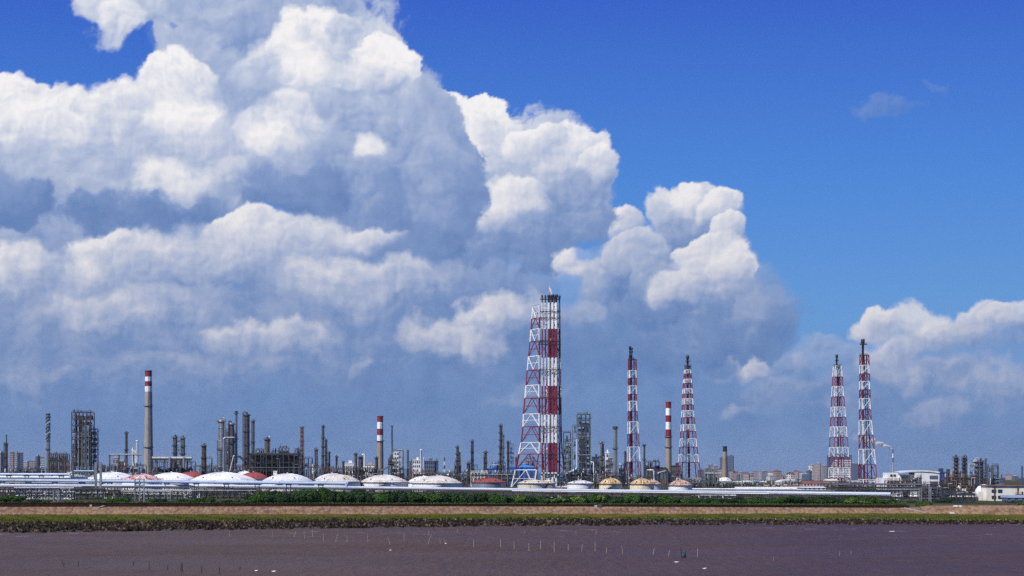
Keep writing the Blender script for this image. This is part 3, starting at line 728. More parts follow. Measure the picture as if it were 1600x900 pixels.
def column(px, Y, ytop, w, label, m='grey', plats=5, dome=True, pipe=True, seams=5, rails='dark', head=None, cat='column', name='distillation_column', seed=0, skirt=None, stub=True, group=None, wid=.9):
    s = Y / F; r = w * s * .5 * .78; H = Z(ytop, Y) - GZ; t = thing(name, label, cat, px, Y, group=group); rd = random.Random(int(px * 7 + seed))
    body = H - (1.6 if stub else 0)
    part('shell', tower_shell(r, 0, body if not head else body - r * .7, 16, dome and not head, seams), m, t)
    if head: part('domed_head', MB().lathe([(r * 1.08 * cos(a), body - r * .9 + r * .95 * sin(a)) for a in (-.3, 0, .3, .6, .9, 1.2, 1.57)], 16), head, t)
    pm = None; step = body / (plats + .6)
    wid = min(wid, max(.6, r * .8))
    for i in range(plats):
        z = body * .1 + step * (i + .6) if i < plats - 1 else body - r * .8
        me = platform_mb(r, wid, 14, 1.1, rd.choice((1.0, .6, .75))).mesh('platform', M[rails])
        part('platform', me, rails, t, (0, 0, z), rz=rd.uniform(-2.6, -.6))
    lad = MB(); a = rd.uniform(-2.4, -.8); lx, ly = cos(a) * (r + .35), sin(a) * (r + .35)
    for d in (-.25, .25): lad.bar((lx + d, ly, 0), (lx + d, ly, body - 1), .09, 3)
    z = 1.5
    while z < body - 2: lad.bar((lx - .25, ly, z), (lx + .25, ly, z), .06, 3); z += 2.5
    part('ladder', lad, rails, t)
    if pipe:
        a = rd.choice((-.5, -2.7, -1.0, -2.2)); R = r + max(.5, r * .35); pr = max(.22, r * .16); x, y = cos(a) * R, sin(a) * R
        pts = [(0, 0, body - .2), (0, 0, body + .8), (x * .5, y * .5, body + 1.3), (x, y, body + .5), (x, y, rd.uniform(1, body * .3))]
        part('overhead_pipe', MB().tube(pts, pr, 7), rd.choice((m, 'silver', rails)), t)
        for i in range(rd.randint(1, 3)):
            a = rd.uniform(-3.0, -.1); R = r + .6; z0 = rd.uniform(0, body * .4); z1 = rd.uniform(body * .5, body * .9)
            part('riser_pipe', MB().tube([(cos(a) * r * .8, sin(a) * r * .8, z1 + .3), (cos(a) * R, sin(a) * R, z1), (cos(a) * R, sin(a) * R, z0)], max(.14, r * .09), 6), rd.choice(('silver', rails, m)), t)
    if stub:
        b = MB(); b.bar((0, 0, body - .3), (0, 0, body + .9), r * .22, 8); b.bar((r * .3, 0, body - .4), (r * .3, 0, H), .12, 4); b.bar((-r * .5, 0, body - 1), (-r * .5, 0, body + 1.0), .1, 4); part('vent', b, rails, t)
    return t
def slim_stack(px, Y, ytop, w, label, m='galv', strakes=None, top='dark', plats=1, name='steel_stack', cat='stack', lean=0):
    s = Y / F; r = w * s / 2; H = Z(ytop, Y) - GZ; t = thing(name, label, cat, px, Y)
    b = MB(); b.lathe([(r * 1.25, 0), (r, H * .18), (r * .95, H)], 16); part('shaft', b, m, t)
    part('rim', MB().lathe([(r * .96, H - 1.2), (r * 1.12, H - 1.1), (r * 1.12, H), (r * .7, H)], 16), top, t)
    if strakes:
        z0 = Z(strakes, Y) - GZ
        for k_ in range(3):
            b = MB(); n = 44; prev = None
            for i in range(n + 1):
                a = k_ * 2 * pi / 3 + 2 * pi * 2.6 * i / n; z = z0 + (H - 1.5 - z0) * i / n
                p = (cos(a) * r * .9, sin(a) * r * .9, z); q = (cos(a) * r * 1.25, sin(a) * r * 1.25, z)
                if prev: b.add([prev[0], prev[1], q, p, (prev[0][0], prev[0][1], prev[0][2] + .35), (prev[1][0], prev[1][1], prev[1][2] + .35), (q[0], q[1], q[2] + .35), (p[0], p[1], p[2] + .35)], [(0, 1, 2, 3), (7, 6, 5, 4), (1, 5, 6, 2)])
                prev = (p, q)
            part('helical_strake', b, 'dark' if k_ else 'white', t)
    for i in range(plats):
        z = H * (.62 + .34 * i) if plats > 1 else H * .5
        part('platform', platform_mb(r, .8, 10), 'dark', t, (0, 0, z))
    lad = MB()
    for d in (.0, .45): lad.bar((-r * .5 + d, -r * 1.3 - .15, 0), (-r * .5 + d, -r * 1.15, H - 1), .07, 3)
    part('ladder', lad, 'dark', t)
    return t
def frame(px0, px1, Y, ytop, label, m='grey', nx=3, floors=5, depth=None, name='process_structure', cat='steel structure', fill=.7, seed=0, vm=('silver', 'grey', 'dark'), brace=True, post=.22, top_gear=True, stair=False, ny=1, deck=None, yfloor0=None):
    s = Y / F; W_ = (px1 - px0) * s; D = depth or W_ * .7; H = Z(ytop, Y) - GZ; t = thing(name, label, cat, (px0 + px1) / 2, Y)
    rd = random.Random(int(px0 * 13 + ytop + seed)); deck = deck or m
    xs = [-W_ / 2 + W_ * i / nx for i in range(nx + 1)]; ysn = [-D / 2, D / 2] if ny == 1 else [-D / 2, 0, D / 2]
    z0 = 0.0; zs = [H * (i + 1) / floors for i in range(floors)]
    pm = MB().box(0, 0, 0, post * 2, post * 2, H).mesh('post', M[m])
    for x in xs:
        for y in ysn: part('post', pm, m, t, (x, y, 0))
    fb = MB()
    for y in ysn: fb.bar((-W_ / 2, y, 0), (W_ / 2, y, 0), post * .9)
    for x in xs: fb.bar((x, -D / 2, 0), (x, D / 2, 0), post * .8)
    bm = fb.mesh('floor_beam', M[m])
    rl = MB()
    for y in (-D / 2, D / 2):
        for h in (.55, 1.1): rl.bar((-W_ / 2, y, h), (W_ / 2, y, h), .06, 3)
        for x in [-W_ / 2 + W_ * i / (nx * 3) for i in range(nx * 3 + 1)]: rl.bar((x, y, 0), (x, y, 1.1), .06, 3)
    rm = rl.mesh('handrail', M[m])
    dk = MB().box(0, 0, -.08, W_ * .98, D * .95, .1).mesh('floor_deck', M[deck])
    prev = 0
    for i, z in enumerate(zs):
        fl = part('floor_beam', bm, m, t, (0, 0, z))
        if rd.random() < .75: part('floor_deck', dk, deck, fl, (0, 0, post))
        part('handrail', rm, m, fl, (0, 0, post))
        if brace:
            b = MB()
            for j in range(nx):
                if rd.random() < .6:
                    xa, xb = xs[j], xs[j + 1]; y = -D / 2
                    if rd.random() < .5: b.bar((xa, y, prev), ((xa + xb) / 2, y, z), post * .45); b.bar((xb, y, prev), ((xa + xb) / 2, y, z), post * .45)
                    else: b.bar((xa, y, prev), (xb, y, z), post * .45)
            for x in (xs[0], xs[-1]): b.bar((x, -D / 2, prev), (x, D / 2, z), post * .45)
            if b.v: part('cross_brace', b, m, t)
        # equipment on each floor
        fh = z - prev
        for j in range(nx):
            if rd.random() < fill:
                cx = (xs[j] + xs[j + 1]) / 2; bw = (xs[1] - xs[0]); kind = rd.random(); vmn = rd.choice(vm); cy = rd.uniform(-.2, .2) * D
                if kind < .45:
                    q = min(bw * .38, D * .35) * rd.uniform(.45, .9); b = tower_shell(q, 0, fh * rd.uniform(.6, .9), 12); part('vessel', b, vmn, t, (cx, cy, prev + .3))
                elif kind < .8:
                    q = min(fh * .22, D * .3, 1.6); b = MB(); L_ = bw * .42
                    for xx0, xx1, ra, rb in ((-L_, L_, q, q), (-L_ - q * .4, -L_, q * .5, q), (L_, L_ + q * .4, q, q * .5)): b.bar((xx0, 0, 0), (xx1, 0, 0), ra, 12, True, rb)
                    for xx in (-L_ * .6, L_ * .6): b.box(xx, 0, -q * 1.3, .4, q * 1.2, q)
                    part('drum', b, vmn, t, (cx, cy, prev + q * 1.5 + .2))
                else:
                    b = MB().box(0, 0, 0, bw * .6, D * .5, fh * .45); b.box(0, 0, fh * .45, bw * .35, D * .3, fh * .12); part('equipment_box', b, vmn, t, (cx, cy, prev + .2))
        prev = z
    nr = max(2, int(nx * 2 * fill))
    if ytop < 700 and W_ > 8:
        nr = nx * 4
        for i in range(nx - 1):
            q = W_ / nx * rd.uniform(.22, .4); h0 = H * rd.choice((0, .1, .3)); part('vessel', tower_shell(q, 0, H * rd.uniform(.5, .68), 14, True, 6), rd.choice(vm), t, ((i + .9) * W_ / nx - W_ / 2, rd.uniform(-.25, .25) * D, h0))
    for i in range(nr):
        x = rd.uniform(-W_ / 2, W_ / 2); y = -D / 2 - rd.uniform(.2, .6); za = rd.uniform(0, H * .4); zb = rd.uniform(H * .5, H * .98); x2 = min(W_ / 2, max(-W_ / 2, x + rd.uniform(-3, 3)))
        part('riser_pipe', MB().tube([(x, y, za), (x, y, zb), (x2, y, zb), (x2, 0, zb)], rd.uniform(.12, .32), 6), rd.choice(vm), t)
    for i in range(max(1, floors // 2)):
        z = rd.uniform(.15, .95) * H; y = -D / 2 - .5; part('header_pipe', MB().tube([(-W_ / 2, y, z), (W_ / 2 + rd.uniform(-1, 2), y, z)], rd.uniform(.15, .35), 6), rd.choice(vm), t)
    if top_gear:
        for i in range(max(1, nx)):
            x = rd.uniform(-W_ * .45, W_ * .45); hgt = rd.uniform(1, 3.5)
            b = MB(); q = rd.uniform(.2, .7); b.lathe([(q, 0), (q, hgt * .7), (q * .4, hgt * .85), (q * .4, hgt)], 8); part('vent', b, rd.choice(vm), t, (x, rd.uniform(-.3, .3) * D, H))
    if stair:
        b = MB(); x0 = W_ / 2 + .4
        for i in range(floors):
            za = H * i / floors; zb = H * (i + 1) / floors; d = 1 if i % 2 else -1
            for o in (0, 1.1): b.bar((x0 + o, -D * .4 * d, za), (x0 + o, D * .4 * d, zb), .1, 3)
            for q in range(5):
                f = (q + .5) / 5; b.box(x0 + .55, -D * .4 * d + D * .8 * d * f, za + (zb - za) * f, 1.1, .5, .08)
        part('staircase', b, m, t)
    return t
def tank(px, Y, ytop, yrim, w, label, roof='roofwhite', shell='white', name='storage_tank', cat='storage tank', ribs=20, stair=None, vent=True, rz=0.0, manways=True):
    s = Y / F; r = w / 2 * s; hr = Z(yrim, Y) - GZ; ht = Z(ytop, Y) - GZ; t = thing(name, label, cat, px, Y, rz=rz)
    b = MB(); b.lathe([(r, 0), (r, hr)], 56)
    for i in range(1, 5): z = hr * i / 5; b.lathe([(r, z - .06), (r + .07, z - .05), (r + .07, z + .05), (r, z + .06)], 56, cap=False)
    part('shell', b, shell, t)
    h = ht - hr; Rs = (r * r + h * h) / (2 * h)
    def zr(q): return hr + sqrt(max(0, Rs * Rs - q * q)) - (Rs - h)
    part('domed_roof', MB().lathe([(r * .995 * f, zr(r * .995 * f)) for f in (1, .92, .84, .74, .64, .52, .40, .28, .16, .06, .01)], 56), roof, t)
    rb = MB(); pts = [(r * f, 0, zr(r * f) + .06) for f in (.985, .8, .6, .4, .2, .08)]
    for a, c in zip(pts, pts[1:]): rb.bar(a, c, .09, 3, caps=False)
    rm = rb.mesh('roof_rib', M[roof])
    for i in range(ribs): part('roof_rib', rm, roof, t, rz=2 * pi * i / ribs)
    b = MB(); b.lathe([(r, hr - .25), (r + .55, hr - .2), (r + .55, hr + .02), (r, hr + .05)], 56, cap=False); part('wind_girder', b, 'grey', t)
    b = MB(); n = 56
    for i in range(n):
        a = 2 * pi * i / n; c = 2 * pi * (i + 1) / n; R = r + .45
        b.bar((R * cos(a), R * sin(a), hr), (R * cos(a), R * sin(a), hr + 1.0), .045, 3, caps=False); b.bar((R * cos(a), R * sin(a), hr + 1.0), (R * cos(c), R * sin(c), hr + 1.0), .045, 3, caps=False)
    part('handrail', b, 'grey', t)
    if vent: part('roof_vent', MB().lathe([(.4, 0), (.4, .35), (.7, .4), (.2, .6)], 10), shell, t, (0, 0, ht))
    if manways:
        for a in (-1.1, -2.2): part('manway', MB().box(0, 0, 0, .7, .5, .6), 'grey', t, (r * .82 * cos(a), r * .82 * sin(a), zr(r * .82)), rz=a)
    if stair is not None:
        b = MB(); n = 22
        for i in range(n):
            a = stair + 1.0 * i / n / max(1, r / 12); z = hr * i / n; b.box(0, 0, 0, 0, 0, 0) if False else None
            x, y = (r + .6) * cos(a), (r + .6) * sin(a); b.box(x, y, z, 1.0, .9, .12); b.bar((x, y, z), (x, y - .3, z + 1.1), .05, 3)
        part('spiral_stair', b, 'brown', t)
    return t
def ring4(c, r_):  # closed ring of bars
    b = MB()
    for i in range(4): b.bar(c[i], c[(i + 1) % 4], r_)
    return b
def lattice(label, Y, cols, bands, name='flare_stack', cat='flare stack', yaw=.22, risers=(), legr=.42, br=.2, style='K', tips=(), plats=(), group=None, depth=1.0, topmat='dark', subs=1):
    """cols: rows (y, x_left, x_right); bands: (y0, y1, material); risers: (frac across at top, frac at base, radius, ytop, bands)"""
    s = Y / F; cy = [a for a, _, _ in cols]; cl = [b for _, b, _ in cols]; cr_ = [c for _, _, c in cols]
    bx = (cl[-1] + cr_[-1]) / 2; t = thing(name, label, cat, bx, Y, group=group)
    def ext(y): return (float(np.interp(y, cy, cl)) - bx) * s, (float(np.interp(y, cy, cr_)) - bx) * s
    def corners(y):
        a, b = ext(y); z = Z(y, Y) - GZ; c = (a + b) / 2; h = (b - a) / 2 / (cos(yaw) + depth * sin(yaw))
        return [Vector((c + h * (i * cos(yaw) - j * depth * sin(yaw)), h * (i * sin(yaw) + j * depth * cos(yaw)), z)) for i, j in ((-1, -1), (1, -1), (1, 1), (-1, 1))]
    for bi, (y0, y1, m) in enumerate(bands):
        top = corners(y0); bot = corners(y1)
        if bi == len(bands) - 1:
            zb = bot[0].z
            bot = [b + (b - a) * (zb / max(.1, (a.z - b.z))) for a, b in zip(top, bot)]
        sec = part('lattice_section', ring4(top, legr * .85), m, t)
        for i in range(4):
            part('leg', MB().bar(bot[i], top[i], legr), m, sec)
            b = MB(); A, B, C, D = bot[i], bot[(i + 1) % 4], top[(i + 1) % 4], top[i]
            if style == 'K': mid_ = (C + D) / 2; b.bar(A, mid_, br); b.bar(B, mid_, br); q0 = (A + mid_) / 2; q1 = (A + D) / 2; b.bar(q0, q1, br * .8); q0 = (B + mid_) / 2; q1 = (B + C) / 2; b.bar(q0, q1, br * .8)
            elif style == 'X': b.bar(A, C, br); b.bar(B, D, br)
            elif style == 'Z': b.bar(*((A, C) if (bi + i) % 2 == 0 else (A, C)), br)
            else: b.bar(A, D, br)
            part('cross_brace', b, m, sec)
    for ri, (fx, fy, rad, yt, rb) in enumerate(risers):
        for (y0, y1, m) in rb:
            if y1 <= yt: continue
            y0 = max(y0, yt)
            def P(y):
                a, b = ext(min(max(y, cols[0][0]), cols[-1][0])); return Vector(((a + b) / 2 + fx * (b - a) / 2, fy * (b - a) / 2 * .7, max(0, Z(y, Y) - GZ)))
            if isinstance(fx, tuple): pass
            part('flare_riser', MB().bar(P(y1), P(y0), rad, 10, True), m, t)
    for (x, yt, yb, w, m) in tips:
        r_ = w * s / 2; zb = Z(yb, Y) - GZ; zt = Z(yt, Y) - GZ
        part('flare_tip', MB().lathe([(r_ * .7, zb), (r_ * .7, zt - 3 * r_), (r_ * 1.15, zt - 2.6 * r_), (r_ * 1.15, zt), (r_ * .8, zt)], 12), m, t, ((x - bx) * s, 0, 0))
    for (x, y, w, m) in plats:
        r_ = w * s / 2; part('platform', platform_mb(r_ * .3, r_ * .7, 10, 1.3), m, t, ((x - bx) * s, 0, Z(y, Y) - GZ))
    return t
def block(px0, px1, Y, ytop, label, wall='greyren', roof='tileroof', floors=8, cols=4, win='pane', depth=None, name='apartment_block', cat='building', rz=0.0, roofh=.0, each=False, bay=True, ybot=None, tank_=True, group=None):
    s = Y / F; W_ = (px1 - px0) * s; D = depth or min(W_ * .7, 25); H = Z(ytop, Y) - GZ; t = thing(name, label, cat, (px0 + px1) / 2, Y, rz=rz, group=group)
    part('wall', MB().box(0, 0, 0, W_, D, H), wall, t)
    if roof: 
        b = MB()
        if roofh: # hipped
            a, c = W_ / 2 + .6, D / 2 + .6; vs = [(-a, -c, H), (a, -c, H), (a, c, H), (-a, c, H), (-a + c * .9, 0, H + roofh), (a - c * .9, 0, H + roofh)]
            b.add(vs, [(3, 2, 1, 0), (0, 1, 5, 4), (1, 2, 5), (2, 3, 4, 5), (3, 0, 4)])
        else: b.box(0, 0, H, W_ + .8, D + .8, .8); b.box(W_ * .1, 0, H + .8, W_ * .3, D * .4, 2.4)
        part('roof', b, roof, t)
    fh = H / floors
    if each:
        wm = MB().box(0, 0, 0, W_ / cols * .5, .5, fh * .5).mesh('window', M[win])
        for f in range(floors):
            for c in range(cols): part('window', wm, win, t, (-W_ / 2 + W_ * (c + .5) / cols, -D / 2 - .05, fh * (f + .3)))
    else:
        b = MB()
        for c in range(cols): b.box(-W_ / 2 + W_ * (c + .5) / cols, -D / 2 - .1, 0, W_ / cols * .55, .4, fh * .48)
        b2 = MB(); n2 = max(2, cols // 2)
        for c in range(n2):
            for sx in (-1, 1): b.box(sx * (W_ / 2 + .1), -D / 2 + D * (c + .5) / n2, 0, .4, D / n2 * .5, fh * .48)
        wm = b.mesh('window_row', M[win])
        for f in range(floors): part('window_row', wm, win, t, (0, 0, fh * (f + .32)))
    return t
def pipe_run(pts, r, label, m='silver', name='overhead_pipe', cat='pipe', supports=(), saddle='dark', n=10, flanges=0):
    t = thing(name, label, cat, 0, 1, z=0); t.location = pts[0]; o = Vector(pts[0])
    P = [Vector(p) - o for p in pts]; b = MB().tube(P, r, n)
    for p in P[1:-1]: b.lathe([(0.01, p.z - r), (r * .75, p.z - r * .7), (r * 1.02, p.z), (r * .75, p.z + r * .7), (0.01, p.z + r)], n, p.x, p.y)
    part('pipe', b, m, t)
    for (x, y, z) in supports:
        v = Vector((x, y, z)) - o; bb = MB(); bb.bar((v.x - .9, v.y, GZ - o.z), (v.x - .4, v.y, v.z - r), .18); bb.bar((v.x + .9, v.y, GZ - o.z), (v.x + .4, v.y, v.z - r), .18); bb.box(v.x, v.y, v.z - r - .3, 2.0, r * 2.6, .35); part('support', bb, saddle, t)
    return t
# ================================================================ chimneys
chimney(232, 1620, 579, 740, 10.3, 14.6, [(579, 588.6, 'rustpinkcap', 'cap_band'), (588.6, 595.8, 'white', 'white_band'), (595.8, 603.5, 'capred', 'red_band'), (603.5, 612, 'white', 'white_band'), (612, 800, 'concrete', 'concrete_shaft')] if False else
        [(579, 588.6, 'capred', 'red_band'), (588.6, 595.8, 'white', 'white_band'), (595.8, 603.5, 'capred', 'red_band'), (603.5, 612, 'white', 'white_band'), (612, 800, 'concrete', 'concrete_shaft')],
        'tallest grey concrete chimney at left, with red and white bands at its top', (634.6, 699), name='chimney')
chimney(594, 1650, 650, 737, 9.2, 10.6, [(650, 659.5, 'capred', 'red_band'), (659.5, 670, 'white', 'white_band'), (670, 680, 'capred', 'red_band'), (680, 689, 'white', 'white_band'), (689, 800, 'cbrown', 'concrete_shaft')],
        'chimney with two red and two white bands over a short grey shaft, near centre left', (689.5,))
chimney(1044.5, 1700, 628, 750, 8.4, 10.4, [(628, 637.8, 'capred', 'red_band'), (637.8, 649, 'white', 'white_band'), (649, 659.5, 'capred', 'red_band'), (659.5, 671, 'white', 'white_band'), (671, 682, 'capred', 'red_band'), (682, 800, 'cbrown', 'concrete_shaft')],
        'chimney with three red and two white bands between two lattice flares', (683, 699))
chimney(1132.7, 2100, 697.5, 752, 6.2, 9.8, [(697.5, 706, 'black', 'dark_band'), (706, 800, 'cbrown', 'concrete_shaft')], 'plain grey chimney with a sooty black top, before the city towers', ())
# ================================================================ the great flare: a lattice mast with a bundle of striped risers
def great_flare():
    Y = 1350; s = Y / F; bx = 843.0
    t = thing('flare_stack', 'tallest red and white flare stack with a bundle of striped riser pipes', 'flare stack', bx, Y)
    Lx = lut([(461, 833.5), (478, 832.5), (496, 831.2), (532, 828.5), (560, 825.5), (602, 822), (646, 818.2), (666, 817.3), (691, 814.8), (709, 811), (734, 805.8), (748, 802.5)])
    Mx = lut([(461, 843), (602, 842.6), (691, 843), (709, 841.5), (734, 838), (748, 836)])
    Rx = lut([(461, 874.5), (602, 876.2), (690, 877.5), (734, 882.5), (748, 886)])
    def C(y):
        l, m, r = (Lx(y) - bx) * s, (Mx(y) - bx) * s, (Rx(y) - bx) * s; z = Z(y, Y) - GZ
        yl = .85 * (r - m); yr_ = .55 * (m - l) + 2
        return [Vector((l, yl, z)), Vector((m, 0, z)), Vector((r, yr_, z)), Vector((l + r - m, yl + yr_, z))]
    bands = [(478, 496, 'twhite'), (496, 513, 'red'), (513, 532, 'twhite'), (532, 555.5, 'red'), (555.5, 577, 'twhite'), (577, 601, 'red'), (601, 621, 'twhite'), (621, 646, 'red'), (646, 666, 'twhite'), (666, 691, 'red'), (691, 709, 'twhite'), (709, 734, 'red'), (734, 748, 'twhite')]
    for bi, (y0, y1, m) in enumerate(bands):
        top, bot = C(y0), C(y1)
        if bi == len(bands) - 1: bot = [b + (b - a) * (b.z / (a.z - b.z)) for a, b in zip(top, bot)]
        sec = part('lattice_section', ring4(top, .34), m, t)
        for i in range(4):
            part('leg', MB().bar(bot[i], top[i], .70 if y0 > 600 else .56), m, sec)
            A, B, Cc, D = bot[i], bot[(i + 1) % 4], top[(i + 1) % 4], top[i]; b = MB(); q = .34 if i in (0, 2) else .20
            md = (Cc + D) / 2 if y0 >= 590 or bi % 2 else (A + B) / 2
            if md == (A + B) / 2: b.bar(D, md, q); b.bar(Cc, md, q); b.bar((A + D) / 2, (D + md) / 2, q * .7); b.bar((B + Cc) / 2, (Cc + md) / 2, q * .7)
            else: b.bar(A, md, q); b.bar(B, md, q); b.bar((A + D) / 2, (A + md) / 2, q * .7); b.bar((B + Cc) / 2, (B + md) / 2, q * .7); b.bar((A + D) / 2, (A + D) / 2 + (Cc - D) * .12, q * .6)
            if i in (0, 3): b.bar((A + D) / 2, (B + Cc) / 2, q * .6)
            part('cross_brace', b, m, sec)
    rb = [(473, 514, 'twhite'), (514, 559, 'red'), (559, 603, 'twhite'), (603, 648, 'red'), (648, 692, 'twhite'), (692, 738, 'red'), (738, 776, 'twhite')]
    for (x, yo, w, yt) in ((847.2, .8, 2.0, 461), (852.2, 1.2, 2.1, 461), (857.6, -1.0, 3.7, 461), (863.4, -1.6, 3.8, 460.5), (869.2, -1.2, 3.8, 460.5), (874.2, 1.5, 2.8, 461.5), (861.0, 6.0, 2.2, 461), (867.0, 7.0, 2.2, 461)):
        xx = (x - bx) * s; r_ = w * s / 2
        for (y0, y1, m) in rb:
            part('flare_riser', MB().bar((xx, yo, max(0, Z(y1, Y) - GZ)), (xx, yo, Z(y0, Y) - GZ), r_, 12, True), m, t)
        z0, z1 = Z(473, Y) - GZ, Z(yt, Y) - GZ; r_ = max(r_, .5)
        part('flare_tip', MB().lathe([(r_ * .8, z0), (r_ * .8, z1 - 2.2), (r_ * 1.35, z1 - 1.8), (r_ * 1.35, z1), (r_, z1)], 12), 'black', t, (xx, yo, 0))
    for y in (467.5, 487, 497, 533, 538, 577, 583, 621, 667, 673, 709, 715):  # guide frames round the bundle
        z = Z(y, Y) - GZ; b = MB(); x0, x1 = (844.5 - bx) * s, (Rx(y) - bx) * s + .4
        for yy in (-2.9, -.1, 3.0): b.bar((x0, yy, z), (x1, yy, z), .2)
        for x in np.linspace(x0, x1, 8): b.bar((x, -2.9, z), (x, 3.0, z), .16); b.bar((x, -2.9, z), (x, -2.9, z + 1.2), .07, 3)
        b.bar((x0, -2.9, z + 1.2), (x1, -2.9, z + 1.2), .07, 3)
        part('guide_frame', b, 'dark', t)
    for y in (478, 496, 532, 577, 621, 666, 709):
        z = Z(y, Y) - GZ; b = MB(); a = C(y); b.bar(a[0], a[1] + Vector((0, 0, 0)), .25); b.bar(a[0] + Vector((0, 0, 1.1)), a[1] + Vector((0, 0, 1.1)), .08, 3); part('catwalk', b, 'dark' if y < 560 else 'red', t)
    b = MB()
    for i in range(150):
        z = i * 1.0; b.bar((7.8, 8, z), (8.4, 8, z), .05, 3)
    for x in (7.8, 8.4): b.bar((x, 8, 0), (x, 8, 150), .08, 3)
    part('ladder', b, 'grey', t)
    z = Z(741, Y) - GZ; b = MB(); b.box((868 - bx) * s, 0, z, 22, 8, .5); part('platform', b, 'brown', t)
    return t
great_flare()
def flame():
    Y = 1350; m = bpy.data.materials.new('flare_flame'); m.use_nodes = True; nt = m.node_tree; nt.nodes.clear(); k = N(nt)
    em = k.new('ShaderNodeEmission'); k.put(em, 0, (1.0, .62, .48, 1)); k.put(em, 1, 1.1); tr = k.new('ShaderNodeBsdfTransparent'); mx = k.new('ShaderNodeMixShader')
    n = k.noise(k.new('ShaderNodeTexCoord').outputs['Object'], .8, 3.0, .6); k.put(mx, 0, k.mr(n, .36, .62, 0, .6)); k.put(mx, 1, tr.outputs[0]); k.put(mx, 2, em.outputs[0])
    o = k.new('ShaderNodeOutputMaterial'); nt.links.new(mx.outputs[0], o.inputs[0]); M['flame'] = m
    b = MB()
    for (x, z, r_) in ((0, 0, .5), (-.2, 1.2, .9), (-.7, 2.6, 1.0), (-1.2, 4.0, .7), (-1.6, 5.4, .35)):
        b.lathe([(.02, z - r_ * 1.2), (r_ * .8, z - r_ * .5), (r_, z), (r_ * .7, z + r_ * .8), (.02, z + r_ * 1.5)], 10, x, 0)
    me = b.mesh('flare_flame', m); ob = bpy.data.objects.new('flare_flame', me); COL.objects.link(ob); ob.location = (X(861.5, Y), Y, Z(460, Y) + .3)
    tagit(ob, 'small pale pink flame burning on top of the tallest flare stack', 'flame')
flame()
# ================================================================ four single flares
RW = lambda L: [(a, b, m) for a, b, m in L]
b2 = [(561.5, 579, 'red'), (579, 591, 'twhite'), (591, 603, 'red'), (603, 616, 'twhite'), (616, 627, 'red'), (627, 642.5, 'twhite'), (642.5, 659, 'red'), (659, 678, 'twhite'), (678, 698.5, 'red'), (698.5, 721.5, 'twhite'), (721.5, 745.5, 'red'), (745.5, 758, 'twhite')]
lattice('second red and white lattice flare from the left, thick striped riser on its left side', 1500,
        [(561.5, 982, 994), (627, 982, 994.5), (698, 981, 998.5), (721, 980.8, 999.8), (745, 980, 1001), (758, 978.6, 1002.5)], b2, legr=.36, br=.20, style='Z',
        risers=[(-.62, -.2, .95, 555, [(555, 561.5, 'black')] + b2[:-1] + [(745.5, 775, 'twhite')]), (-.28, .2, .75, 555, [(555, 561.5, 'black')] + b2[:-1] + [(745.5, 775, 'twhite')]), (.3, .4, .3, 558, [(558, 775, 'grey')])],
        tips=((984.4, 541, 563, 3.4, 'black'), (987.3, 543, 563, 2.6, 'black')), plats=((986.5, 562, 10, 'dark'), (986, 551, 6.5, 'black')), yaw=.16)
b3 = [(572, 578, 'grey'), (578, 586, 'twhite'), (586, 593, 'red'), (593, 599.5, 'twhite'), (599.5, 607, 'red'), (607, 615.5, 'twhite'), (615.5, 623, 'red'), (623, 632, 'twhite'), (632, 641.5, 'red'), (641.5, 652, 'twhite'), (652, 663, 'red'), (663, 674, 'twhite'), (674, 685, 'red'), (685, 698, 'twhite'), (698, 710, 'red'), (710, 722, 'twhite')]
b3 = [(572, 578, 'grey'), (578, 586, 'twhite'), (586, 592.5, 'red'), (592.5, 600, 'twhite'), (600, 607.5, 'red'), (607.5, 615.5, 'twhite'), (615.5, 623, 'red'), (623, 632.5, 'twhite'), (632.5, 641.5, 'red'), (641.5, 652.5, 'twhite'), (652.5, 663.5, 'red'), (663.5, 673.5, 'twhite'), (673.5, 685.5, 'red'), (685.5, 698, 'twhite'), (698, 710, 'red'), (710, 722, 'twhite'), (722, 745, 'red'), (745, 757, 'twhite')]
b3 = [(572, 578, 'grey')] + [(a, b, c) for a, b, c in ((578, 584, 'twhite'), (584, 592.5, 'red'), (592.5, 599, 'twhite'), (599, 607.5, 'red'), (607.5, 615.5, 'twhite'), (615.5, 623, 'red'), (623, 632.5, 'twhite'), (632.5, 641.5, 'red'), (641.5, 652.5, 'twhite'), (652.5, 663.5, 'red'), (663.5, 674, 'twhite'), (674, 685.5, 'red'), (685.5, 698.5, 'twhite'), (698.5, 710, 'red'), (710, 722.5, 'twhite'), (722.5, 747, 'red'), (747, 758, 'twhite'))]
lattice('widely tapering red and white lattice flare just right of the three-banded chimney', 1560,
        [(572, 1070.5, 1078.8), (600, 1068, 1080.6), (650, 1065.8, 1083.8), (698, 1063.2, 1088), (722, 1061.6, 1090.8), (758, 1057.5, 1095.5)], b3, legr=.42, br=.12, style='X',
        risers=[(0.0, -.2, 1.05, 572, b3[:-1] + [(747, 775, 'twhite')]), (-.25, .1, .35, 572, [(572, 775, 'grey')])],
        tips=((1074.4, 555.5, 574, 4.2, 'black'),), plats=((1074.5, 572, 11, 'dark'), (1074.5, 566, 7, 'black')), yaw=.14)
b4 = [(572, 589, 'twhite'), (589, 604, 'red'), (604, 620, 'twhite'), (620, 636, 'red'), (636, 652, 'twhite'), (652, 667, 'red'), (667, 683, 'twhite'), (683, 699, 'red'), (699, 714, 'twhite'), (714, 731, 'red'), (731, 747, 'twhite'), (747, 760, 'red')]
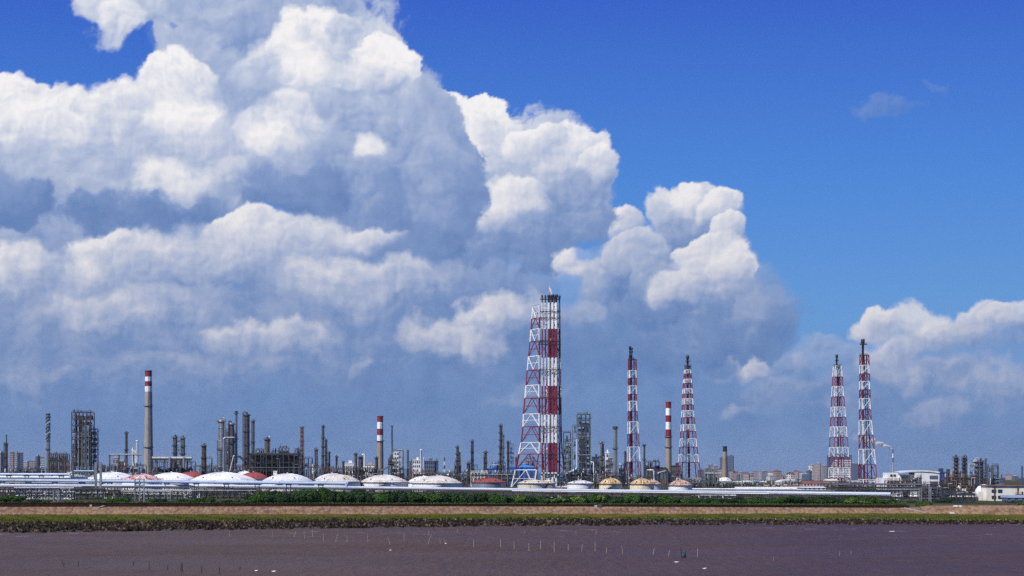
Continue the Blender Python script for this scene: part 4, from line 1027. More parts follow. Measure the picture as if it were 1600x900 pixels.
lattice('slender red and white lattice flare standing before the banded office tower', 1600,
        [(572, 1302.8, 1314.4), (604, 1301.2, 1316.2), (652, 1299.5, 1320), (699, 1297.8, 1323.4), (760, 1296.4, 1326)], b4, legr=.40, br=.15, style='X',
        risers=[(-.1, -.2, .8, 572, b4[:-1] + [(747, 775, 'red')]), (.28, .1, .6, 572, b4[:-1] + [(747, 775, 'red')])],
        tips=((1307.4, 554, 576, 3.6, 'black'),), plats=((1308.6, 571.5, 12.5, 'dark'), (1307.5, 564, 6, 'black')), yaw=.16)
b5 = [(555, 571, 'red'), (571, 584, 'twhite'), (584, 596, 'red'), (596, 609, 'twhite'), (609, 623, 'red'), (623, 640, 'twhite'), (640, 657, 'red'), (657, 680, 'twhite'), (680, 702, 'red'), (702, 726, 'twhite'), (726, 749, 'red'), (749, 759, 'twhite')]
lattice('rightmost lattice flare, tallest of the four slim ones, bold white zigzag bays', 1480,
        [(555, 1344.3, 1356.6), (640, 1344, 1359.2), (680, 1343.8, 1362.6), (726, 1343.5, 1366.6), (749, 1343.3, 1368.2), (759, 1342.6, 1370.6)], b5, legr=.44, br=.30, style='Z',
        risers=[(-.45, -.1, .95, 555, b5[:-1] + [(749, 775, 'red')]), (0.0, .3, .45, 555, [(555, 775, 'dark')])],
        tips=((1348.2, 530, 557, 5.2, 'black'),), plats=((1349, 538.5, 12, 'dark'), (1349.5, 555, 13, 'dark'), (1350, 617, 14, 'dark')), yaw=.16)
# ================================================================ stacks, columns and steelwork, left to right
slim_stack(75.2, 1600, 646, 6.2, 'thin grey stack with spiral strakes round its upper half, far left', 'galv', strakes=690)
column(9.6, 1750, 690, 6.5, 'short brown tower carrying a thin spire, by the left edge', 'brown', 4, dome=False)
slim_stack(10.2, 1752, 679, 1.7, 'thin dark spire rising above the short tower at the left edge', 'dark', plats=0)
frame(77.5, 106, 1550, 710, 'low rusty brown air cooler structure beside the spiral-straked stack', 'brown', nx=9, floors=4, vm=('brown', 'brown', 'dark', 'rusty'), fill=1.0, cat='cooler structure', post=.25)
frame(115.2, 144.2, 1480, 644.5, 'tall dark open steel structure packed with vessels, left of the tall grey chimney', 'dark', nx=5, floors=11, vm=('silver', 'grey', 'dark', 'dark', 'brown'), fill=.95, post=.32, depth=14)
frame(144.8, 151.2, 1485, 671, 'narrow lower wing attached to the right of the tall open steel structure', 'grey', nx=1, floors=10, vm=('grey', 'dark'), fill=.9, post=.28, depth=9, stair=True)
frame(106.5, 114.5, 1460, 719, 'small pale steel frame holding a white box, left of the tall steel structure', 'rusty', nx=1, floors=2, vm=('white', 'silver'), fill=1.0)
column(197.5, 1650, 673, 5.2, 'brownish grey column with two platforms behind the raised pipe', 'brown', 4, seed=2)
slim_stack(214.4, 1600, 688, 3.6, 'slim white stack just left of the tall grey chimney', 'white', top='white', plats=0)
frame(207, 212, 1590, 705, 'small white stepped box structure beside the slim white stack', 'white', nx=1, floors=2, vm=('white',), fill=1)
block(176.5, 184.5, 1660, 716, 'small grey block under the raised horizontal pipe', 'greyren', 'greyren', 4, 2, cat='plant building')
block(186, 196, 1680, 721, 'low maroon and grey shed below the raised pipe', 'rusty', 'greyren', 3, 3, cat='plant building')
def gantry_pipe(pxs, y, Y, r, label, m, posts, pm='grey', name='raised_pipe', drops=()):
    z = Z(y, Y); t = thing(name, label, 'pipe', (pxs[0] + pxs[1]) / 2, Y); c = (pxs[0] + pxs[1]) / 2; s = Y / F
    a, b = (pxs[0] - c) * s, (pxs[1] - c) * s; part('pipe', MB().bar((a, 0, z - GZ), (b, 0, z - GZ), r, 12, True), m, t)
    for i in range(1, int((b - a) / 7)): x = a + 7 * i; part('flange', MB().bar((x, 0, z - GZ), (x + .35, 0, z - GZ), r * 1.13, 12), m, t)
    for p in posts:
        x = (p - c) * s; g = MB()
        for yy in (-1.6, 1.6): g.bar((x, yy, 0), (x, yy, z - GZ - r), .28)
        g.bar((x, -1.8, z - GZ - r - .2), (x, 1.8, z - GZ - r - .2), .3); g.bar((x, -1.6, 2), (x, 1.6, z - GZ - r - 1), .15); part('pipe_support', g, pm, t)
    for p, y2, r2 in drops:
        x = (p - c) * s; z2 = Z(y2, Y); part('drop_pipe', MB().tube([(x, -r * .3, z - GZ), (x, -r - r2 * 1.6, z - GZ - .2), (x, -r - r2 * 1.6, max(0, z2 - GZ))], r2, 9), m, t)
    return t
gantry_pipe((171, 222), 710.3, 1560, .75, 'long grey pipe raised on portal posts left of the tall chimney', 'galv', (171.5, 186, 198, 208.5), drops=((171.3, 730, .4),))
gantry_pipe((238, 300), 716, 1560, 1.7, 'wide silver duct running right from the tall grey chimney', 'silver', (245, 257, 269, 281, 293), drops=((266.5, 731, 1.1), (288.5, 731, 1.1)))
frame(238, 302, 1580, 722, 'low dark process unit under the wide silver duct', 'brown', nx=10, floors=2, fill=.9, vm=('brown', 'grey', 'silver', 'dark'))
column(273.5, 1600, 678.5, 9.0, 'left of a pair of twin grey columns above the silver duct', 'grey', 6, group=None)
column(285.6, 1600, 680, 9.0, 'right of a pair of twin grey columns above the silver duct', 'grey', 6, seed=4)
part_frame = frame(274, 286, 1606, 690, 'thin steel frame linking the twin grey columns', 'dark', nx=1, floors=5, fill=.1)
column(318.3, 1600, 692, 8.6, 'single short column standing between the twin columns and the silver ones', 'brown', 4)
frame(322, 331, 1620, 716, 'small reddish lattice frame beside the single short column', 'rusty', nx=1, floors=3, fill=.3)
frame(302, 342, 1640, 729, 'low dark unit between the twin columns and the big silver column', 'dark', nx=6, floors=2, fill=.9)
column(345.8, 1500, 655, 13.5, 'big silver column with a bronze domed head', 'silver', 3, head='bronze', stub=False, seams=9)
column(361.5, 1530, 660, 11.5, 'darker column with a bronze domed head beside the big silver column', 'grey', 4, head='bronze', stub=False, seams=6)
frame(353, 367, 1545, 672, 'dark steel frame behind the two bronze-headed columns', 'dark', nx=2, floors=8, fill=.8, vm=('dark', 'grey'))
pipe_run([(X(349.6, 1470), 1470, GZ), (X(349.6, 1470), 1470, Z(685.5, 1470)), (X(352, 1470), 1470, Z(684, 1470)), (X(366, 1470), 1470, Z(684, 1470))], .9, 'silver pipe rising and bending right in front of the bronze-headed columns', 'silver')
slim_stack(369.2, 1510, 642, 3.9, 'thin grey stack between the silver and the dark columns', 'galv', plats=2)
column(385.6, 1500, 643, 11.6, 'big dark column, the widest one, left of the brown furnace block', 'darkclad', 5, seams=12)
column(395.2, 1530, 654, 5.4, 'slim dark column close behind the big dark column', 'grey', 4)
pipe_run([(X(371, 1495), 1495, Z(713, 1495)), (X(375, 1495), 1495, Z(713.5, 1495)), (X(381, 1495), 1495, Z(720, 1495))], .9, 'short dark duct slanting from the thin stack to the big dark column', 'dark')
pipe_run([(X(359, 1460), 1460, Z(737, 1460)), (X(365, 1460), 1460, Z(712, 1460)), (X(367, 1460), 1460, Z(712, 1460))], .3, 'thin white pipe slanting up beside the thin grey stack', 'white')
# the long brown furnace block
frame(392.5, 471, 1440, 711, 'long dark brown furnace block with a grid of panels, behind the white tanks', 'dark', nx=9, floors=4, fill=.55, vm=('brown', 'dark', 'grey'), depth=18, post=.35)
def furnace():
    Y = 1446; t = thing('furnace', 'row of brown panelled furnace boxes inside the dark steelwork', 'furnace', 430, Y); s = Y / F
    pm = {}
    for i in range(13):
        for j in range(8):
            k_ = ('panelbrown', 'panelbrown', 'brown', 'panelbrown', 'panelbrown')[(i * 7 + j * 3) % 5] if j < 5 else ('brown', 'dark')[(i // 2 + j) % 2]
            if k_ not in pm: pm[k_] = MB().box(0, 0, 0, 2.4, .5, 2.6).mesh('panel', M[k_])
            if j == 5 or (i * 5 + j) % 11 == 0: continue
            part('panel', pm[k_], k_, t, ((i - 6) * 2.9, -9.6, 1.5 + j * 3.1))
    part('casing', MB().box(0, 0, 0, 39, 17, 27), 'dark', t)
furnace()
column(417.5, 1450, 681, 10.5, 'stubby brown column on top of the long furnace block', 'brown', 3, seams=3)
frame(400, 411, 1455, 703, 'brown equipment frame at the left end of the furnace block roof', 'brown', nx=2, floors=6, fill=.8, vm=('brown', 'dark'))
frame(436, 451, 1455, 700, 'cluster of brown drums on the furnace block roof', 'brown', nx=3, floors=6, fill=.9, vm=('brown', 'dark', 'rusty'))
frame(425, 436, 1455, 706, 'small dark pipework frame in the middle of the furnace block roof', 'dark', nx=2, floors=5, fill=.8, vm=('brown', 'dark'))
frame(461, 469, 1455, 703, 'dark frame at the right end of the furnace block', 'dark', nx=2, floors=6, fill=.8, vm=('brown', 'dark'))
lattice('pale rusty lattice mast with round platforms at the right of the furnace block', 1470, [(667, 468.6, 474.6), (745, 468, 475.6)],
        [(667 + i * 7.1, 667 + (i + 1) * 7.1, 'pinksteel') for i in range(11)], name='lattice_mast', cat='mast', legr=.22, br=.14, style='X',
        risers=[(0, 0, .9, 668, [(668, 775, 'pinksteel')])], plats=((471.6, 668, 7.5, 'pinksteel'), (471.6, 690, 7.5, 'pinksteel'), (471.6, 712, 7.5, 'pinksteel')))
frame(475.5, 488, 1500, 716, 'open blue-grey steel frame right of the pale lattice mast', 'navy', nx=2, floors=3, fill=.15, top_gear=False)
column(494.6, 1560, 699, 5.0, 'short grey column right of the blue-grey frame', 'grey', 3)
column(505.0, 1540, 663, 4.6, 'tall thin dark column, the tallest between the furnace block and the banded chimney', 'darkclad', 6)
column(509.9, 1560, 685, 3.8, 'thin dark column leaning close to the right of the tall thin one', 'dark', 5)
column(514.6, 1570, 704, 4.0, 'short dark column, third in the row after the tall thin one', 'dark', 3)
column(526.2, 1600, 711, 3.8, 'short dark column standing alone left of the white workshop', 'dark', 3)
column(536.2, 1600, 719, 3.6, 'low brown column directly in front of the white workshop left end', 'brown', 2)
block(537, 554.5, 1750, 724.5, 'white workshop with small windows left of the banded chimney', 'whiteren', 'whiteren', 2, 6, cat='plant building', win='glass', each=True)
block(566.5, 586.5, 1750, 727, 'second white workshop with a grey roof, nearer the banded chimney', 'whiteren', 'greyren', 2, 6, cat='plant building', win='glass', each=True)
column(556.0, 1560, 706, 5.0, 'dark column at the right end of the white workshop', 'darkclad', 3)
column(562.0, 1580, 711, 5.0, 'left one of two rusty dark columns before the second white workshop', 'rusty', 3)
column(565.8, 1580, 711.5, 4.2, 'right one of two rusty dark columns before the second white workshop', 'dark', 3)
pipe_run([(X(569.4, 1550), 1550, GZ), (X(569.4, 1550), 1550, Z(711, 1550)), (X(568, 1550), 1550, Z(709.6, 1550)), (X(566, 1550), 1550, Z(711, 1550))], .55, 'thin white gooseneck pipe beside the rusty dark columns', 'white')
column(588.2, 1560, 712, 5.0, 'dark column hugging the left side of the banded chimney', 'dark', 4)
slim_stack(612.4, 1600, 665, 3.2, 'thin pale grey stack right of the red and white banded chimney', 'galv', plats=1)
frame(613.5, 628.5, 1590, 704, 'raised grey platform with a white box beside the thin pale stack', 'grey', nx=1, floors=5, fill=.2, vm=('white',), top_gear=False, post=.35)
block(616, 623, 1588, 706, 'white equipment house on the raised grey platform', 'white', None, 8, 2, cat='equipment house', depth=5)
pipe_run([(X(629.6, 1570), 1570, GZ), (X(629.6, 1570), 1570, Z(705, 1570)), (X(628, 1570), 1570, Z(703, 1570)), (X(622, 1570), 1570, Z(703, 1570))], .8, 'thick pale pipe descending from the raised grey platform', 'silver')
frame(607, 620, 1540, 718, 'dark tangle of steelwork at the foot of the thin pale stack', 'dark', nx=3, floors=4, fill=.9, vm=('dark', 'brown'))
frame(620, 642, 1560, 734, 'low dark steelwork under the raised grey platform', 'dark', nx=4, floors=2, fill=.9, vm=('grey', 'navy', 'dark'))
pipe_run([(X(592, 1500), 1500, Z(738, 1500)), (X(608, 1500), 1500, Z(728, 1500)), (X(610, 1500), 1500, Z(728, 1500))], .55, 'inclined grey conveyor in front of the banded chimney base', 'grey', name='inclined_conveyor', cat='conveyor')
lattice('thin greenish lattice vent mast left of the white block', 1560, [(703, 635.8, 638.6), (745, 635.6, 638.9)], [(703 + i * 5, 708 + i * 5, 'teal') for i in range(8)], name='lattice_mast', cat='mast', legr=.16, br=.1, style='X', risers=[(0, 0, .35, 703, [(703, 770, 'silver')])])
slim_stack(657.9, 1500, 702, 2.9, 'slim white stack in front of the white office block', 'white', top='white', plats=0)
block(645.3, 657.5, 1850, 719.5, 'white office block with a grid of square windows behind the slim white stack', 'whiteren', 'whiteren', 6, 4, cat='building', win='glass', each=True, depth=14)
block(640, 645.4, 1870, 721.5, 'narrow blue-grey wing on the left side of the white office block', 'navy2', 'navy2', 6, 2, cat='building', each=True, depth=12)
slim_stack(662.2, 1830, 715, 1.8, 'stubby white stack between the white and the dark office blocks', 'white', top='white', plats=0)
block(663.4, 679.5, 1850, 721, 'dark slate office block with rows of square windows, right of the white one', 'navy2', 'navy2', 6, 5, cat='building', win='glass', each=True, depth=14)
block(679.8, 684.5, 1852, 721, 'plain blue end wing of the dark slate office block', 'navy3', 'navy3', 6, 1, cat='building', each=True, depth=14)
lattice('thin white aerial mast right of the dark slate office block', 1700, [(715, 693.8, 695.2), (745, 693.4, 695.6)], [(715 + i * 6, 721 + i * 6, 'white' if i % 2 else 'dark') for i in range(5)], name='lattice_mast', cat='mast', legr=.14, br=.08, style='X')
tank(702.5, 1600, 735.5, 738, 7, 'small white dome-topped tank right of the thin aerial mast', ribs=8)
column(714.6, 1580, 695, 4.6, 'grey column with many platforms, left one of a close pair', 'grey', 6, seams=8)
column(718.6, 1575, 704, 3.6, 'lower grey column, right one of the close pair', 'brown', 5)
frame(710.5, 713, 1570, 722, 'narrow steel frame hugging the platformed grey pair', 'dark', nx=1, floors=3, fill=.6)
column(737.6, 1550, 686, 4.8, 'tall grey column with a wide cap, right of the grey pair', 'grey', 5, stub=True)
column(731.6, 1550, 720, 6.4, 'short fat dark column at the foot of the wide-capped one', 'brown', 3)
frame(738, 746, 1580, 728, 'dark blue steelwork right of the wide-capped column', 'navy', nx=2, floors=3, fill=.8, vm=('navy', 'dark'))
column(758.8, 1560, 703, 5.8, 'mid-height brown column left of the blue cabins', 'brown', 4)
block(761.5, 769, 1620, 733, 'bright blue cabin beside the mid-height brown column', 'blue', 'blue', 2, 3, cat='plant building')
frame(769, 790, 1600, 724, 'low blue steel structure behind the tall column left of the great flare', 'navy', nx=4, floors=3, fill=.9, vm=('white', 'navy', 'blue'))
column(782.3, 1560, 661.5, 5.2, 'tallest dark column left of the great flare, with a thin top pipe', 'brown', 8, seams=10)
column(786.6, 1570, 678, 2.4, 'slim pipe-like column clinging to the tallest dark one', 'grey', 5, pipe=False)
column(794.2, 1560, 688, 4.6, 'dark column between the tallest dark one and the great flare', 'darkclad', 5)
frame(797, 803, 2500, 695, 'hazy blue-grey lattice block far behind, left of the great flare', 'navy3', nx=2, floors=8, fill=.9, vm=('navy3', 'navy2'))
block(796, 840.5, 1500, 730.5, 'bright blue shed seen through the legs of the great flare', 'blue', 'bluelight', 1, 6, win='navy', cat='shed', roofh=2.5, depth=30)
slim_stack(806.3, 1480, 714, 2.6, 'short dark stub stack before the bright blue shed', 'dark', plats=0)
frame(822, 836, 1560, 717, 'dark pipework seen between the legs of the great flare', 'dark', nx=2, floors=4, fill=.8, vm=('dark', 'brown', 'grey'))
# right of the great flare
frame(880, 892.5, 1480, 693, 'dense grey-green structure immediately right of the great flare', 'teal', nx=3, floors=8, fill=.9, vm=('grey', 'teal', 'silver', 'dark'), post=.25)
frame(880.5, 891.5, 1500, 676, 'narrow frame with a broad flat cap just right of the great flare', 'dark', nx=1, floors=6, fill=.3, top_gear=False, post=.3)
frame(894.5, 902, 1500, 666, 'narrow grey frame tied to the left of the tallest green frame', 'teal', nx=1, floors=9, fill=.5, top_gear=False, stair=False)
frame(902, 922, 1480, 647.5, 'tallest grey-green open steel frame right of the great flare', 'teal', nx=3, floors=12, fill=.5, vm=('silver', 'teal', 'grey'), post=.34, depth=12, stair=False)
column(912, 1484, 668, 8, 'pale column inside the tallest grey-green frame', 'grey', 6, seams=9)
pipe_run([(X(901.5, 1460), 1460, Z(686, 1460)), (X(901.5, 1460), 1460, Z(731, 1460)), (X(899, 1460), 1460, Z(734, 1460)), (X(881, 1460), 1460, Z(742, 1460))], .95, 'pale blue duct dropping and slanting left towards the great flare', 'bluepipe')
frame(922.5, 937, 1520, 721, 'low dense grey unit right of the tallest green frame', 'teal', nx=3, floors=4, fill=.95, vm=('grey', 'dark', 'silver'))
pipe_run([(X(927.5, 1470), 1470, GZ), (X(927.5, 1470), 1470, Z(723, 1470)), (X(925.5, 1470), 1470, Z(722, 1470)), (X(923, 1470), 1470, Z(722, 1470))], .45, 'thin white pipe bending left of the white-headed columns', 'white')
block(925, 936, 1600, 715, 'dark navy boxed building behind the low grey unit', 'navy', 'navy', 4, 3, cat='plant building')
column(937.8, 1540, 691, 3.9, 'left one of two columns with white rounded heads', 'galv', 4, head='white', stub=False)
column(942.2, 1545, 692, 3.9, 'right one of two columns with white rounded heads', 'brown', 4, head='white', stub=False)
column(941.0, 1530, 713, 7.4, 'dark squat column at the foot of the white-headed pair', 'darkclad', 4)
block(945.5, 951.5, 1600, 708, 'small white box house high beside the white-headed columns', 'white', 'white', 6, 1, cat='plant building', depth=8)
frame(945, 958, 1580, 722, 'dark steelwork between the white-headed pair and the grey stack', 'dark', nx=3, floors=4, fill=.9, vm=('pink', 'grey', 'dark'))
gantry_pipe((950, 962), 716, 1560, 1.1, 'short fat pale duct joining the thick grey stack', 'silver', (951,))
slim_stack(961.4, 1550, 666, 6.6, 'thick grey stack between the green frame and the second flare', 'galv', plats=2)
frame(967, 979, 1560, 727, 'low pale grey units left of the second flare', 'grey', nx=3, floors=3, fill=.9, vm=('white', 'silver', 'cream'))
column(977.4, 1570, 704, 4.4, 'dark brown column close to the left leg of the second flare', 'brown', 4)
slim_stack(1006.6, 1600, 694, 3.5, 'short dark stack just right of the second flare', 'teal', plats=2)
frame(1008, 1030, 1620, 722, 'open dark pipe bridge right of the short dark stack', 'dark', nx=4, floors=3, fill=.5, vm=('dark', 'brown', 'navy'))
block(1010, 1040, 1700, 731, 'low dark brown sheds behind the open pipe bridge', 'brown', 'navy', 1, 6, cat='shed', roofh=1.5, depth=20)
pipe_run([(X(1011, 1450), 1450, Z(734.5, 1450)), (X(1020.5, 1450), 1450, Z(734.5, 1450)), (X(1021.8, 1450), 1450, Z(737, 1450)), (X(1021.8, 1450), 1450, GZ)], .7, 'white pipe bending down between the second flare and the three-banded chimney', 'white')
pipe_run([(X(1040, 1460), 1460, Z(736, 1460)), (X(1029, 1460), 1460, Z(739, 1460)), (X(1027.6, 1460), 1460, Z(741, 1460)), (X(1027.6, 1460), 1460, GZ)], .8, 'pale duct curving down from the three-banded chimney', 'silver')
frame(1039.5, 1043.5, 1600, 733, 'dark ribbed cage at the foot of the three-banded chimney', 'dark', nx=1, floors=4, fill=.8)
block(1049.5, 1063, 1750, 728.5, 'dark brown block between the three-banded chimney and the tapering flare', 'brown', 'dark', 3, 4, cat='plant building')
frame(1050, 1066, 1600, 738, 'low dark pipework at the foot of the tapering flare', 'dark', nx=4, floors=2, fill=.9)
# low process clutter that fills the foot of the skyline
CL = [(-12, 24, 738, 'dark', 'low dark pipework at the left edge below the spire'), (24, 70, 733, 'dark', 'low dark unit between the left edge and the striped thin stack'), (150, 172, 731, 'dark', 'low dark unit between the tall steel structure and the raised pipe'),
      (172, 226, 728, 'dark', 'low dark unit beneath the raised grey pipe'), (366, 393, 729, 'dark', 'low dark unit at the feet of the big dark column'), (326, 342, 733, 'grey', 'low grey pipe frame left of the big silver column foot'),
      (486, 520, 731, 'brown', 'low brown unit beneath the thin dark columns'), (519, 556, 733, 'brown', 'low brown pipework in front of the white workshop'), (556, 592, 733, 'dark', 'low dark pipework left of the banded chimney foot'),
      (640, 676, 738, 'rusty', 'low rusty pipework before the white office block'), (676, 712, 740, 'grey', 'low grey pipework before the dark slate office block'), (712, 736, 738, 'dark', 'low dark pipework under the close grey pair'),
      (736, 762, 738, 'cream', 'low cream pipe rack right of the wide-capped column'), (762, 806, 739, 'brown', 'low brown pipe rack below the tallest dark column'), (843, 880, 742, 'dark', 'low dark manifold at the base of the great flare'),
      (882, 926, 738, 'dark', 'low dark pipework below the green frame'), (926, 980, 740, 'brown', 'low brown pipework below the thick grey stack'), (980, 1012, 746, 'dark', 'low dark pipework around the second flare base'),
      (1100, 1122, 736, 'teal', 'low grey-green building frame right of the tapering flare'), (1225, 1250, 752, 'grey', 'low grey pipework left of the red-roofed sheds')]
for i, (a, b, yt, m, lb) in enumerate(CL):
    Yc_ = 1400 + (i * 37) % 110
    frame(a, b, Yc_, yt, lb, m, nx=max(2, int((b - a) / 5)), floors=3 if yt < 741 else 2, fill=.95, vm=('silver', 'grey', 'brown', 'dark', 'white' if i % 3 == 0 else 'galv'), depth=14, seed=i, name='pipe_unit', cat='process unit')
# ================================================================ storage tanks, far row first
tank(20, 1000, 740.5, 744.5, 118, 'wide pale white tank behind the front pipes at the left edge', ribs=24)
tank(104, 1030, 740.8, 745, 66, 'low white tank behind the blue pipe bridge', ribs=20)
tank(175, 1050, 737.5, 749, 84, 'white domed tank between the blue pipe bridge and the tall grey chimney', ribs=24, stair=-2.3)
tank(222, 960, 741, 750.5, 62, 'tank with a faded red and white domed roof below the tall grey chimney', roof='redfade', ribs=24)
tank(268, 1040, 738.3, 750, 78, 'white domed tank right below the wide silver duct', ribs=24, stair=-1.2)
tank(298, 1180, 737, 748, 52, 'red and white roofed tank tucked behind two white domed tanks', roof='redroof')
tank(349, 1010, 737.8, 751.5, 106, 'largest white domed tank, in front of the big silver column', ribs=28, stair=-.9)
tank(382, 1200, 736.2, 744, 30, 'small white domed tank behind the largest one, at the feet of the big dark column')
tank(396, 1150, 738, 748, 50, 'tank with a faded red roof between the two widest white domes', roof='redroof')
tank(449, 1010, 740, 751.5, 79, 'white domed tank with a small cabin on top, before the furnace block', ribs=26, stair=-2.4)
tank(519, 1090, 740, 750, 56, 'white domed tank half hidden behind another, below the thin dark columns')
tank(527, 990, 741.3, 752.5, 72, 'cream-white domed tank left of the banded chimney, with a stained shell', ribs=26, roof='roofcream')
tank(600, 1000, 742, 753.5, 76, 'white domed tank under the red and white banded chimney', ribs=26, roof='roofcream', stair=-2.2)
tank(662, 1100, 744, 754, 52, 'white domed tank half hidden behind the one before the white office block')
tank(683, 990, 743.3, 755, 78, 'white domed tank in front of the white office block', ribs=26, roof='roofcream', stair=-2.0)
tank(764, 1000, 747, 753.5, 54, 'tank with a brick red conical roof and grey shell left of the great flare', roof='redroof', shell='galv')
tank(855, 1090, 750, 755, 26, 'cream tank half hidden behind the one at the foot of the great flare', roof='creamroof', shell='cream')
tank(832, 1000, 749.6, 755.2, 47, 'cream tank with a stained roof at the foot of the great flare', roof='creamroof', shell='cream', stair=-1.0)
tank(884, 1030, 759, 761.5, 32, 'low pale dome peeping out left of the clean white tank', roof='creamroof', shell='cream')
tank(907, 1000, 751, 755.3, 42, 'clean white flat-domed tank right of the great flare', stair=-1.3)
tank(954, 1000, 747.2, 756, 36, 'rust-streaked yellow tank with a peaked roof, left of the second flare', roof='rustyellow', shell='rustshell', stair=-2.2)
tank(1018, 1100, 750, 756.5, 30, 'small tank with a pinkish rusty roof half hidden behind a yellow one', roof='rustpink', shell='white')
tank(1003, 1000, 748, 756.3, 38, 'rust-streaked yellow tank in front of the second flare base', roof='rustyellow', shell='rustshell')
tank(1063, 990, 750, 758.3, 37, 'white tank with a pink rusty roof at the foot of the tapering flare', roof='rustpink', shell='white')
def cabin():
    Y = 1010; t = thing('cabin', 'tiny white cabin on the dome before the furnace block', 'cabin', 430, Y, z=Z(741.8, Y)); part('wall', MB().box(0, 0, 0, 1.9, 1.9, 2.0), 'white', t); part('roof', MB().box(0, 0, 2.0, 2.2, 2.2, .15), 'white', t)
    for x in (-.45, .45): part('window', MB().box(x, -.96, .9, .4, .06, .6), 'dark', t)
cabin()
for i, (c, w, yt, lb) in enumerate([(1143, 15, 752.5, 'left of three pale green tanks in front of the city'), (1174, 17, 753, 'middle one of three pale green tanks in front of the city'), (1193, 15, 754, 'right of three pale green tanks in front of the city')]):
    tank(c, 1350, yt, yt + 2, w, lb, roof='green', shell='green', ribs=10, vent=False)
tank(1132, 1700, 745.8, 751.8, 24, 'low cream dome at the foot of the sooty-topped chimney', roof='creamren', shell='creamren', ribs=14, vent=False)
# ================================================================ the city, hazy and far
CITY = [
 (-4, 6, 708, 'greyren', 'pale grey apartment tower at the very left edge'), (15.5, 21.5, 707, 'pink', 'pink tower just right of the spire at the left'), (22, 29, 708, 'greyren', 'grey twin tower right of the pink one'), (29.5, 36, 707.5, 'navy2', 'slate grey tower at the right of the left cluster'),
 (37, 46, 722, 'greyren', 'low grey block right of the left tower cluster'), (46, 57, 720, 'pink', 'low pinkish block before the white striped one'), (57.5, 61, 713, 'navy2', 'thin slate tower left of the spiral-straked stack'), (61.5, 69, 714.5, 'whiteren', 'white and pink apartment block just left of the spiral-straked stack'),
 (152, 162, 727, 'pink', 'hazy pink block right of the tall steel structure'), (162, 170, 731, 'greyren', 'hazy grey block left of the raised pipe'),
 (1091, 1099, 735, 'navy3', 'blue-grey block just right of the tapering flare'), (1099, 1107, 732, 'greyren', 'pale blue-grey block second from the tapering flare'), (1107.5, 1113, 726, 'navy2', 'slate stepped tower left of the pink block'),
 (1113, 1120, 728, 'greyren', 'grey block with a rooftop box left of the sooty-topped chimney'), (1119, 1127.5, 733, 'pink', 'pink block touching the sooty-topped chimney'), (1126.5, 1131, 715, 'navy3', 'left one of the twin dark blue towers behind the chimney'), (1137, 1146, 712.5, 'navy3', 'right one of the twin dark blue towers behind the chimney'),
 (1141, 1146.5, 736, 'pink', 'narrow pink block right of the sooty-topped chimney'), (1147, 1152.5, 739, 'pink', 'second narrow pink block right of the sooty-topped chimney'), (1154.5, 1162, 738, 'greyren', 'grey block with a brown roof before the green tanks'), (1162, 1171, 740, 'pink', 'low pink block behind the middle green tank'),
 (1167.5, 1176, 744.5, 'creamren', 'small cream house behind the green tanks'), (1177, 1186, 737, 'pink', 'pink block with a red roof, first of a long terrace'), (1186.5, 1197.5, 736.5, 'greyren', 'grey block with a red roof, second of the terrace'), (1199, 1208.5, 738, 'creamren', 'cream block with a brown roof in mid terrace'),
 (1209, 1219.5, 736.5, 'pink', 'pink block in mid terrace, right of the cream one'), (1221, 1230, 741.5, 'greyren', 'low hazy grey block above the white hall'), (1232, 1239.5, 740.5, 'creamren', 'short pale block above the white hall right end'), (1240, 1248, 737, 'pink', 'brownish block with a flat roof right of the short pale one'),
 (1244.5, 1254, 738, 'creamren', 'cream block with a red roof right end of the terrace'), (1254, 1263, 741, 'navy2', 'low slate block left of the tall pink pair'),
 (1265, 1272, 727, 'creamren', 'left wing of the tall pinkish apartment pair'), (1272.5, 1282, 724.5, 'pink', 'middle wing of the tall pinkish apartment pair, with roof pavilions'), (1282.5, 1292.5, 728, 'greyren', 'grey right wing of the tall apartment pair'),
 (1329, 1336, 724, 'navy2', 'slate tower left of the rightmost flare'), (1337, 1344, 725.5, 'navy3', 'dark blue tower touching the rightmost flare'), (1571.5, 1581.5, 742, 'pink', 'lone hazy pink block at the far right'), (1583, 1588.5, 744, 'navy2', 'small slate block beside the lone pink one'),
 (1100, 1106, 738, 'whiteren', 'pale low block between two blue-grey ones right of the tapering flare'), (1130, 1136, 740, 'greyren', 'grey block just behind the foot of the sooty-topped chimney'), (1152, 1155.5, 741, 'navy2', 'thin slate block between the narrow pink ones and the grey brown-roofed block'), (1171, 1177, 739.5, 'greyren', 'hazy grey block left of the red-roofed terrace'), (1230, 1233.5, 739, 'navy2', 'thin slate block above the middle of the white hall'), (1262, 1266, 736, 'navy3', 'thin blue block touching the tall apartment pair'), (1255.5, 1261, 745, 'whiteren', 'small white house below the low slate block'),
 (330, 338, 741, 'greyren', 'far hazy grey block behind the single short column'), (687, 693, 738, 'greyren', 'far pale block right of the dark slate office'), (1200, 1206, 744, 'whiteren', 'small white house in front of the cream terrace block'), (1216, 1224, 744.5, 'pink', 'small pink house before the terrace'),
]
for i, (a, b, yt, w, lb) in enumerate(CITY):
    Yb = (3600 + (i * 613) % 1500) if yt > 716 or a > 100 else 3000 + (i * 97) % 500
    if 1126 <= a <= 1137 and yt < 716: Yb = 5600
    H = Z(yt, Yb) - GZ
    block(a, b, Yb, yt, lb, w, 'tileroof' if w in ('pink', 'creamren') and yt > 730 else None if False else ('greyren' if w != 'navy3' else 'navy3'), max(3, min(16, int(H / 3.2))), 5 if b - a > 7 else 3, depth=18, rz=(-.25, .18, 0, .3)[i % 4], roofh=4 if yt > 735 and w in ('pink', 'creamren') else 0)
